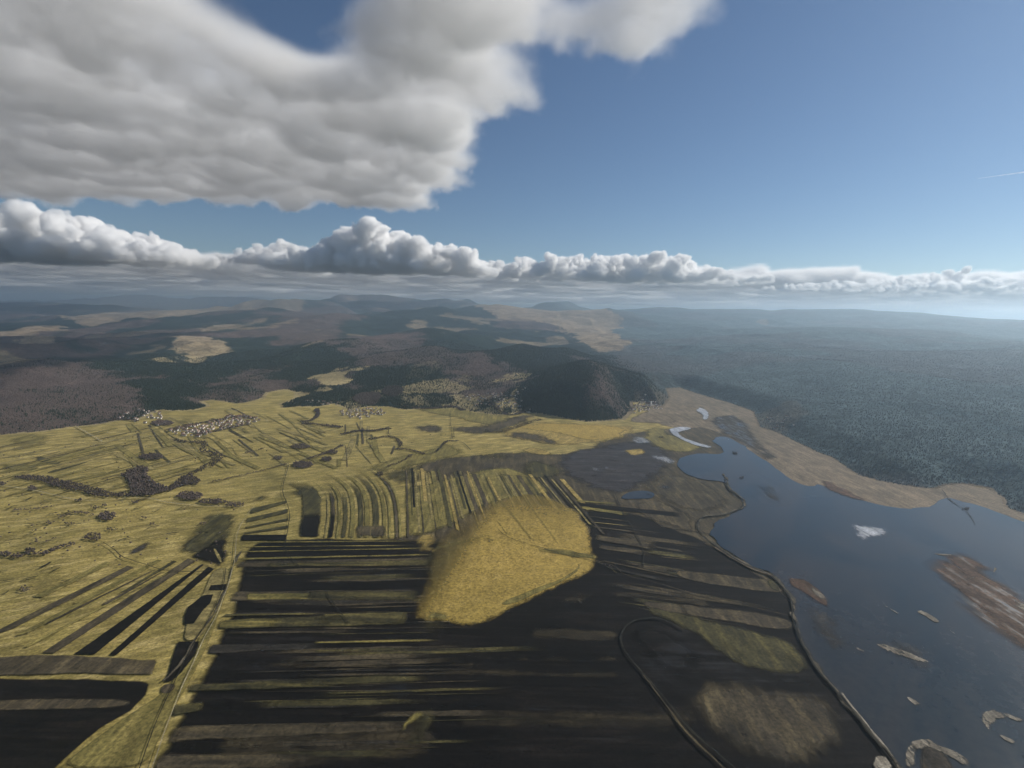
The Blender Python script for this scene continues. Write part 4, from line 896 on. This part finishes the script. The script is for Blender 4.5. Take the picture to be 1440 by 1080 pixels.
def house(q, rot, label, group, k, part=''):
    label = ('long ' if k == 2 else 'wide ' if k == 0 else 'little ') + label + ', ' + part
    a, b2 = HM[k]
    root = bpy.data.objects.new('house', None); C.objects.link(root)
    z = max(0, float(ground_z(np.array([q]))[0])); root.location = (q[0], q[1], max(z, z_of(6)) - .3); root.rotation_euler.z = rot; root.scale = (1.0,) * 3
    tag(root, None, label, 'house', group)
    for nm, mm_ in (('wall', a), ('roof', b2)):
        o_ = bpy.data.objects.new(nm, mm_); C.objects.link(o_); o_.parent = root
VILL = [
    ([(234, 606), (275, 597), (307, 592), (323, 585), (350, 585), (368, 590), (366, 594), (340, 599), (307, 607), (277, 616), (250, 613)], 130, 'white house in the densest village', 'houses of the densest village', 16, .25),
    ([(165, 588), (185, 574), (230, 580), (236, 592), (225, 600), (205, 596)], 34, 'pale house under the brown hill', 'houses at the foot of the brown hill', 20, .3),
    ([(478, 578), (505, 574), (545, 576), (540, 584), (505, 590), (482, 586)], 62, 'house in the middle village below dark copses', 'houses of the middle village', 18, .1),
    ([(425, 562), (445, 563), (478, 566), (475, 570), (440, 568)], 12, 'lone house at the forest edge', 'houses at the forest edge', 30, .1),
    ([(650, 558), (700, 552), (742, 556), (745, 568), (715, 574), (670, 570)], 60, 'house in the scattered village beside the cone hill', 'houses left of the cone hill', 24, .6),
    ([(886, 575), (905, 560), (925, 566), (932, 576), (905, 578), (890, 582)], 62, 'white house in the lake head village', 'houses at the lake head', 18, .9),
    ([(1068, 586), (1110, 584), (1122, 598), (1085, 604)], 14, 'faint house in the hazy clearing', 'houses in the hazy clearing', 30, 1.2),
]
def lift(u, v, it=6):
    z = 0.0
    for _ in range(it):
        q = at(u, v, z); z = .5 * z + .5 * max(0, float(ground_z(np.array([q]))[0]))
    return np.array(q)
for (pts, cnt, lb, gp, gap, rot) in VILL:
    lo = np.min(pts, 0); hi = np.max(pts, 0); pp = np.array(pts, float); done = []; tries = 0
    while len(done) < cnt and tries < cnt * 60:
        tries += 1
        u0, v0 = rs.uniform(lo[0], hi[0]), rs.uniform(lo[1], hi[1])
        if not inside(np.array([(u0, v0)]), pp)[0]: continue
        q = lift(u0, v0) if cnt < 100 else np.array(at(u0, v0))
        if done and min(np.hypot(*(q - d)) for d in done) < gap: continue
        done.append(q); house(q, rot + rs.choice([0, 1.57]) + rs.gauss(0, .15), lb, gp, rs.choice([0, 0, 1, 1, 2]), ('left end' if u0 < lo[0] + (hi[0] - lo[0]) * .25 else 'left half' if u0 < (lo[0] + hi[0]) / 2 else 'right half' if u0 < lo[0] + (hi[0] - lo[0]) * .75 else 'right end'))
# church at the lake head
q = lift(911, 570)
root = bpy.data.objects.new('church', None); C.objects.link(root); root.location = (q[0], q[1], max(0, float(ground_z(q[None])[0]))); root.rotation_euler.z = .9; root.scale = (1.5, 1.5, 1.5)
tag(root, None, 'tall white church tower and nave rising over the lake head village', 'church')
a, b2 = house_meshes(6, 12, 9, 6)
for nm, mm_ in (('wall', a), ('roof', b2)):
    o_ = bpy.data.objects.new(nm, mm_); C.objects.link(o_); o_.parent = root
tw = [(x_, y_ - 15, z_) for z_ in (0, 24) for x_, y_ in ((-3, -3), (3, -3), (3, 3), (-3, 3))]
mesh_obj('tower', tw, [(0, 1, 5, 4), (1, 2, 6, 5), (2, 3, 7, 6), (3, 0, 4, 7)], M['wall'], root)
mesh_obj('spire', [(-3.4, -18.4, 24), (3.4, -18.4, 24), (3.4, -11.6, 24), (-3.4, -11.6, 24), (0, -15, 34)], [(0, 1, 4), (1, 2, 4), (2, 3, 4), (3, 0, 4), (3, 2, 1, 0)], M['roof'], root)
# ------------------------------------------------------------------ clouds (real volumes of droplets above the haze)
def cloud_mat(dens, aniso=.15):
    mt = bpy.data.materials.new('cloud_droplets'); mt.use_nodes = True; n = mt.node_tree; n.nodes.clear()
    o = n.nodes.new('ShaderNodeOutputMaterial'); p = n.nodes.new('ShaderNodeVolumePrincipled')
    p.inputs['Density'].default_value = dens; p.inputs['Color'].default_value = (1, 1, 1, 1); p.inputs['Anisotropy'].default_value = aniso
    n.links.new(p.outputs[0], o.inputs['Volume']); return mt
def cloud(name, pts, rad, vox, nscale, namp, dens, base, soft=60, squash=1.0, edge=0.35, seed=0, label='', detail=6, stretch=(1, 1, 1), top=None, warp=0.0):
    pts = np.array(pts, float); rad = np.array(rad, float)
    pad = rad.max() * 1.15
    lo = pts.min(0) - pad; hi = pts.max(0) + pad
    lo[2] = base - soft; hi[2] = (pts[:, 2] + rad / squash * 1.3).max() if top is None else top
    me = bpy.data.meshes.new(name); me.from_pydata((pts * [1, 1, squash]).tolist(), [], [])
    a = me.attributes.new('rad', 'FLOAT', 'POINT'); a.data.foreach_set('value', rad.astype('f'))
    core = bpy.data.objects.new('cloud_core', me)
    ob = bpy.data.objects.new(name, bpy.data.volumes.new(name)); C.objects.link(ob)
    gn = bpy.data.node_groups.new(name, 'GeometryNodeTree')
    gn.interface.new_socket('G', in_out='INPUT', socket_type='NodeSocketGeometry'); gn.interface.new_socket('G', in_out='OUTPUT', socket_type='NodeSocketGeometry')
    b = NB(gn); N = b.N; L = b.L
    gi = N('GeometryNodeObjectInfo'); gi.inputs['Object'].default_value = core; CO = gi.outputs['Geometry']; go = N('NodeGroupOutput'); vc = N('GeometryNodeVolumeCube')
    vc.inputs['Min'].default_value = lo; vc.inputs['Max'].default_value = hi
    for k, ax in enumerate('XYZ'): vc.inputs['Resolution ' + ax].default_value = max(4, int((hi[k] - lo[k]) / (vox if k < 2 else vox * .75)))
    pos = N('GeometryNodeInputPosition').outputs[0]
    off = b.vmath('MULTIPLY', b.vmath('ADD', pos, (seed * 7919., seed * 131., 0.)), tuple(map(float, stretch)))
    wn_ = N('ShaderNodeTexNoise'); wn_.inputs['Scale'].default_value = nscale * .55; wn_.inputs['Detail'].default_value = 3; L(off, wn_.inputs['Vector'])
    wv = b.vmath('MULTIPLY', b.vmath('SUBTRACT', wn_.outputs['Color'], (.5, .5, .5)), (warp, warp, warp * .5))
    sp = b.vmath('MULTIPLY', b.vmath('ADD', pos, wv), (1., 1., squash))
    near = N('GeometryNodeSampleNearest'); near.domain = 'POINT'; L(CO, near.inputs[0]); L(sp, near.inputs[1])
    si = N('GeometryNodeSampleIndex'); si.data_type = 'FLOAT_VECTOR'; L(CO, si.inputs[0]); L(near.outputs[0], si.inputs['Index'])
    L(N('GeometryNodeInputPosition').outputs[0], si.inputs['Value'])
    sr = N('GeometryNodeSampleIndex'); sr.data_type = 'FLOAT'; L(CO, sr.inputs[0]); L(near.outputs[0], sr.inputs['Index'])
    nat = N('GeometryNodeInputNamedAttribute'); nat.data_type = 'FLOAT'; nat.inputs[0].default_value = 'rad'; L(nat.outputs[0], sr.inputs['Value'])
    d = b.vmath('DISTANCE', sp, si.outputs[0])
    f = b.math('SUBTRACT', 1.0, b.math('DIVIDE', d, sr.outputs[0]))
    nz = b.math('MULTIPLY', b.math('SUBTRACT', b.noise(off, nscale, detail, .6), .5), namp)
    f = b.math('ADD', f, nz)
    mr = b.rng(f, 0, edge, 0, 1, True)
    sx = N('ShaderNodeSeparateXYZ'); L(pos, sx.inputs[0])
    zb = b.rng(b.math('ADD', sx.outputs[2], b.math('MULTIPLY', nz, soft * 1.2)), base - soft * .3, base + soft, 0, 1, True)
    L(b.math('MULTIPLY', mr, zb), vc.inputs['Density'])
    sm = N('GeometryNodeSetMaterial'); sm.inputs['Material'].default_value = cloud_mat(dens)
    L(vc.outputs[0], sm.inputs[0]); L(sm.outputs[0], go.inputs[0])
    md = ob.modifiers.new('droplets', 'NODES'); md.node_group = gn
    tag(ob, None, label, 'cloud')
    return ob
rc = random.Random(11)
CB_ = 2500.0
def atz(u, v, z): return np.array([*at(u, v, z)])
def scatter(outline, holes, base, n, r0, r1, zoff, clip=9000, ymin=None):
    wp = np.array([atz(u, v, base) for u, v in outline]); wh = [np.array([atz(u, v, base) for u, v in h]) for h in holes]
    lo, hi = wp.min(0), wp.max(0); lo[0] = max(lo[0], -clip); P = []; Q = []; tries = 0
    while len(P) < n and tries < n * 80:
        tries += 1
        p = np.array([[rc.uniform(lo[0], hi[0]), rc.uniform(lo[1], hi[1])]])
        if not inside(p, wp)[0]: continue
        if any(inside(p, h)[0] for h in wh): continue
        d = edge_dist(p, wp)[0]
        for h in wh: d = min(d, edge_dist(p, h)[0])
        r = min(rc.uniform(r0, r1), max(d * 1.3, r0 * .8))
        P.append((p[0][0], p[0][1], base + zoff * rc.uniform(.4, 1.3))); Q.append(r)
    return P, Q
BIG = [(-500, 285), (-420, -250), (300, -300), (700, -280), (1020, -160), (1010, -20), (985, 55), (930, 110), (870, 118), (850, 95), (838, 62), (800, 70), (785, 105), (755, 145), (725, 180), (690, 232), (645, 275), (600, 300), (520, 310), (430, 306), (300, 292), (150, 292), (0, 290)]
HO = [[(325, 30), (350, -5), (480, -15), (500, 30), (492, 95), (440, 108), (395, 90), (350, 70)], [(800, -10), (812, -10), (822, 30), (808, 30)]]
def slab_cloud(outline, holes, base, thick, vox, nscale, namp, dens, ew, seed, label, xlim, ylim):
    polys = [smooth(np.array([atz(u, v, base) for u, v in o_]), 2) for o_ in [outline] + holes]
    V = []; E_ = []
    for p in polys:
        k = len(V); V += [(*q, 0) for q in p]; E_ += [(k + i, k + (i + 1) % len(p)) for i in range(len(p))]
    me = bpy.data.meshes.new('cloud_outline'); me.from_pydata(V, E_, []); core = bpy.data.objects.new('cloud_outline', me)
    gx, gy = np.meshgrid(np.arange(xlim[0], xlim[1], 90), np.arange(ylim[0], ylim[1], 90)); G = np.stack([gx.ravel(), gy.ravel()], 1)
    ins = inside(G, polys[0])
    for h in polys[1:]: ins &= ~inside(G, h)
    m2 = bpy.data.meshes.new('cloud_cover'); m2.from_pydata([(*q, 0) for q in G], [], []); a = m2.attributes.new('ins', 'FLOAT', 'POINT'); a.data.foreach_set('value', np.where(ins, 1., -1.).astype('f'))
    core2 = bpy.data.objects.new('cloud_cover', m2)
    ob = bpy.data.objects.new('cloud', bpy.data.volumes.new('cloud')); C.objects.link(ob)
    gn = bpy.data.node_groups.new('cloud', 'GeometryNodeTree')
    gn.interface.new_socket('G', in_out='INPUT', socket_type='NodeSocketGeometry'); gn.interface.new_socket('G', in_out='OUTPUT', socket_type='NodeSocketGeometry')
    b = NB(gn); N = b.N; L = b.L
    g1 = N('GeometryNodeObjectInfo'); g1.inputs['Object'].default_value = core; g2 = N('GeometryNodeObjectInfo'); g2.inputs['Object'].default_value = core2
    go = N('NodeGroupOutput'); vc = N('GeometryNodeVolumeCube')
    lo = (xlim[0], ylim[0], base - 260); hi = (xlim[1], ylim[1], base + thick * 1.25)
    vc.inputs['Min'].default_value = lo; vc.inputs['Max'].default_value = hi
    for k, ax in enumerate('XYZ'): vc.inputs['Resolution ' + ax].default_value = int((hi[k] - lo[k]) / (vox if k < 2 else vox * .9))
    pos = N('GeometryNodeInputPosition').outputs[0]
    wn_ = N('ShaderNodeTexNoise'); wn_.inputs['Scale'].default_value = nscale * 1.3; wn_.inputs['Detail'].default_value = 4; L(pos, wn_.inputs['Vector'])
    wv = b.vmath('MULTIPLY', b.vmath('SUBTRACT', wn_.outputs['Color'], (.5, .5, .5)), (900., 900., 500.))
    wp = b.vmath('ADD', pos, wv)
    flat = b.vmath('MULTIPLY', wp, (1., 1., 0.))
    pr = N('GeometryNodeProximity'); pr.target_element = 'EDGES'; L(g1.outputs['Geometry'], pr.inputs[0]); L(flat, pr.inputs['Sample Position'] if 'Sample Position' in pr.inputs else pr.inputs['Source Position'])
    near = N('GeometryNodeSampleNearest'); near.domain = 'POINT'; L(g2.outputs['Geometry'], near.inputs[0]); L(flat, near.inputs[1])
    sr = N('GeometryNodeSampleIndex'); sr.data_type = 'FLOAT'; L(g2.outputs['Geometry'], sr.inputs[0]); L(near.outputs[0], sr.inputs['Index'])
    nat = N('GeometryNodeInputNamedAttribute'); nat.data_type = 'FLOAT'; nat.inputs[0].default_value = 'ins'; L(nat.outputs[0], sr.inputs['Value'])
    sd = b.math('DIVIDE', b.math('MULTIPLY', pr.outputs['Distance'], sr.outputs[0]), ew)
    f = b.math('MINIMUM', sd, 1.0)
    n1 = b.noise(wp, nscale, 3, .5); n2 = b.noise(b.vmath('ADD', pos, b.vmath('MULTIPLY', wv, (.5, .5, .5))), nscale * 3.2, 9, .62)
    nz = b.math('ADD', b.math('MULTIPLY', b.math('SUBTRACT', n1, .5), namp), b.math('MULTIPLY', b.math('SUBTRACT', n2, .5), namp * 1.6))
    sx = N('ShaderNodeSeparateXYZ'); L(pos, sx.inputs[0])
    zz = b.math('DIVIDE', b.math('SUBTRACT', sx.outputs[2], base), thick)
    f = b.math('ADD', f, nz)
    zz = b.math('ADD', zz, b.math('MULTIPLY', b.math('SUBTRACT', n2, .5), 1.1))
    f = b.math('SUBTRACT', f, b.math('MULTIPLY', b.rng(zz, .25, 1.15, 0, 1), 1.9))
    # the underside bulges down where the cloud is deep
    f = b.math('SUBTRACT', f, b.math('MULTIPLY', b.rng(zz, .12, -.36, 0, 1), 2.2))
    dn = b.rng(f, .02, .8, 0, 1, True)
    L(dn, vc.inputs['Density'])
    sm = N('GeometryNodeSetMaterial'); sm.inputs['Material'].default_value = cloud_mat(dens)
    L(vc.outputs[0], sm.inputs[0]); L(sm.outputs[0], go.inputs[0])
    md = ob.modifiers.new('droplets', 'NODES'); md.node_group = gn
    return tag(ob, None, label, 'cloud')
slab_cloud(BIG, HO, CB_, 560., 24, .00042, 1.4, .0058, 560., 1, 'huge soft grey-white cloud sheet overhead filling the upper left sky', (-9500, 1700), (1900, 9900))
def cumulus(u0, u1, vbase, vtop, dist, n, label, seed, prof=None, dens=.012, r=(.15, .36), depth=.35, vox=60, amp=1.5):
    n = n * 3
    P = []; Q = []
    x0, y0, zb_ = atd(u0, vbase, dist); x1, y1, zb1 = atd(u1, vbase, dist); zb = (zb_ + zb1) / 2
    zt = atd((u0 + u1) / 2, vtop, dist)[2]; hgt = zt - zb
    for i in range(n):
        s = rc.random(); pr = np.interp(s, *zip(*prof)) if prof else math.sin(math.pi * s) ** .5
        hh = hgt * pr; z = zb + rc.uniform(.05, .72) * hh
        rad = max(hh * rc.uniform(*r), hgt * .13) * (1 - .35 * (z - zb) / hgt)
        P.append((x0 + (x1 - x0) * s, dist + rc.uniform(-.5, .5) * depth * (x1 - x0), z)); Q.append(rad)
    return cloud('cloud', P, Q, vox, 3.2 / hgt, amp, dens * 1.4, zb, detail=9, soft=hgt * .1, squash=1.0, edge=.16, warp=hgt * .7, seed=seed, label=label)
cumulus(-160, 275, 368, 283, 19000, 150, 'rounded cumulus low at the left edge under the big cloud sheet', 2, [(0, .9), (.35, 1), (.6, .92), (.8, .6), (.93, .3), (1, .1)], vox=42, dens=.007)
cumulus(395, 690, 384, 306, 21000, 120, 'bright cumulus with a domed head left of centre above the horizon', 3, [(0, .25), (.15, .5), (.3, .72), (.42, 1), (.55, .95), (.68, .62), (.85, .5), (.97, .35), (1, .1)], vox=42, dens=.008)
cumulus(290, 450, 372, 335, 24000, 60, 'dim grey cloud bank between the two left cumulus heads', 4, [(0, .2), (.4, .7), (.75, 1), (1, .5)], vox=50, dens=.005)
cumulus(690, 1060, 396, 352, 26000, 130, 'long white cumulus bank right of centre above the horizon', 5, [(0, .55), (.15, .8), (.35, .85), (.5, 1), (.75, .85), (.8, .5), (1, .12)], vox=50, dens=.007)
cumulus(1100, 1580, 412, 375, 27000, 130, 'white cumulus bank at the right edge above the hazy ridge', 6, [(0, .1), (.15, .3), (.3, .45), (.4, 1), (.5, .75), (.7, .7), (.85, .85), (1, .8)], vox=50, dens=.007)
# the far deck of flat clouds down to the horizon
def deck(name, x0, x1, y0, y1, n, rmin, rmax, base, vox, seed, label, dens):
    P = []; Q = []
    for i in range(n):
        yy = y0 + (y1 - y0) * rc.random() ** .8
        P.append((rc.uniform(x0, x1) * yy / y1 * 1.3, yy, base + rc.uniform(80, 260))); Q.append(rc.uniform(rmin, rmax))
    cloud(name, P, Q, vox, .00035, 1.3, dens, base, soft=130, squash=3.2, edge=.5, warp=2500., seed=seed, label=label, detail=5)
deck('cloud', -60000, 2000, 27000, 62000, 520, 1400, 3000, 2500, 190, 8, 'low grey layer of flat clouds along the left horizon', .0035)
deck('cloud', 2000, 60000, 30000, 62000, 420, 1400, 3000, 2500, 190, 9, 'pale layer of flat clouds along the right horizon', .0035)
deck('cloud', -200000, 200000, 62000, 170000, 700, 3500, 8000, 2500, 600, 10, 'farthest pale cloud layer touching the horizon', .0015)
# small wisps and the contrail in the blue
p0 = atd(1375, 251, 20000); p1 = atd(1470, 238, 20000)
V = []; Fc = []; seg = 24
for i in range(seg + 1):
    t = i / seg; c_ = np.array(p0) * (1 - t) + np.array(p1) * t; rd = 12 + 26 * t * (1 + .3 * math.sin(i * 1.7))
    for k in range(6):
        a = k * 1.047; V.append((c_[0], c_[1] + math.cos(a) * rd, c_[2] + math.sin(a) * rd))
for i in range(seg):
    for k in range(6): Fc.append((i * 6 + k, i * 6 + (k + 1) % 6, (i + 1) * 6 + (k + 1) % 6, (i + 1) * 6 + k))
Fc += [tuple(range(5, -1, -1)), tuple(seg * 6 + k for k in range(6))]
ct = mesh_obj('contrail', V, Fc, cloud_mat(.006)); tag(ct, None, 'short thin white contrail in the blue at the right edge', 'contrail')
# ------------------------------------------------------------------ haze over the land
B = [(-90000, -3000), (90000, 80000)]
zt_, zb_ = 1420.0, -9.5
mh, nh = new_mat('haze_air'); bh = NB(nh)
pv = bh.N('ShaderNodeVolumePrincipled'); pv.inputs['Density'].default_value = HAZE_DENSITY; pv.inputs['Anisotropy'].default_value = HAZE_ANISO; pv.inputs['Color'].default_value = HAZE_COLOR
oh = bh.N('ShaderNodeOutputMaterial'); bh.L(pv.outputs[0], oh.inputs['Volume'])
zt_ = float(max(760, hz_.max() + 15)); print('haze top', zt_)
(x0, y0), (x1, y1) = B
hb = mesh_obj('haze', [(x0, y0, zb_), (x1, y0, zb_), (x1, y1, zb_), (x0, y1, zb_), (x0, y0, zt_), (x1, y0, zt_), (x1, y1, zt_), (x0, y1, zt_)],
              [(0, 3, 2, 1), (4, 5, 6, 7), (0, 1, 5, 4), (1, 2, 6, 5), (2, 3, 7, 6), (3, 0, 4, 7)], mh)
tag(hb, 'stuff', 'pale blue haze lying over the whole valley', 'haze')
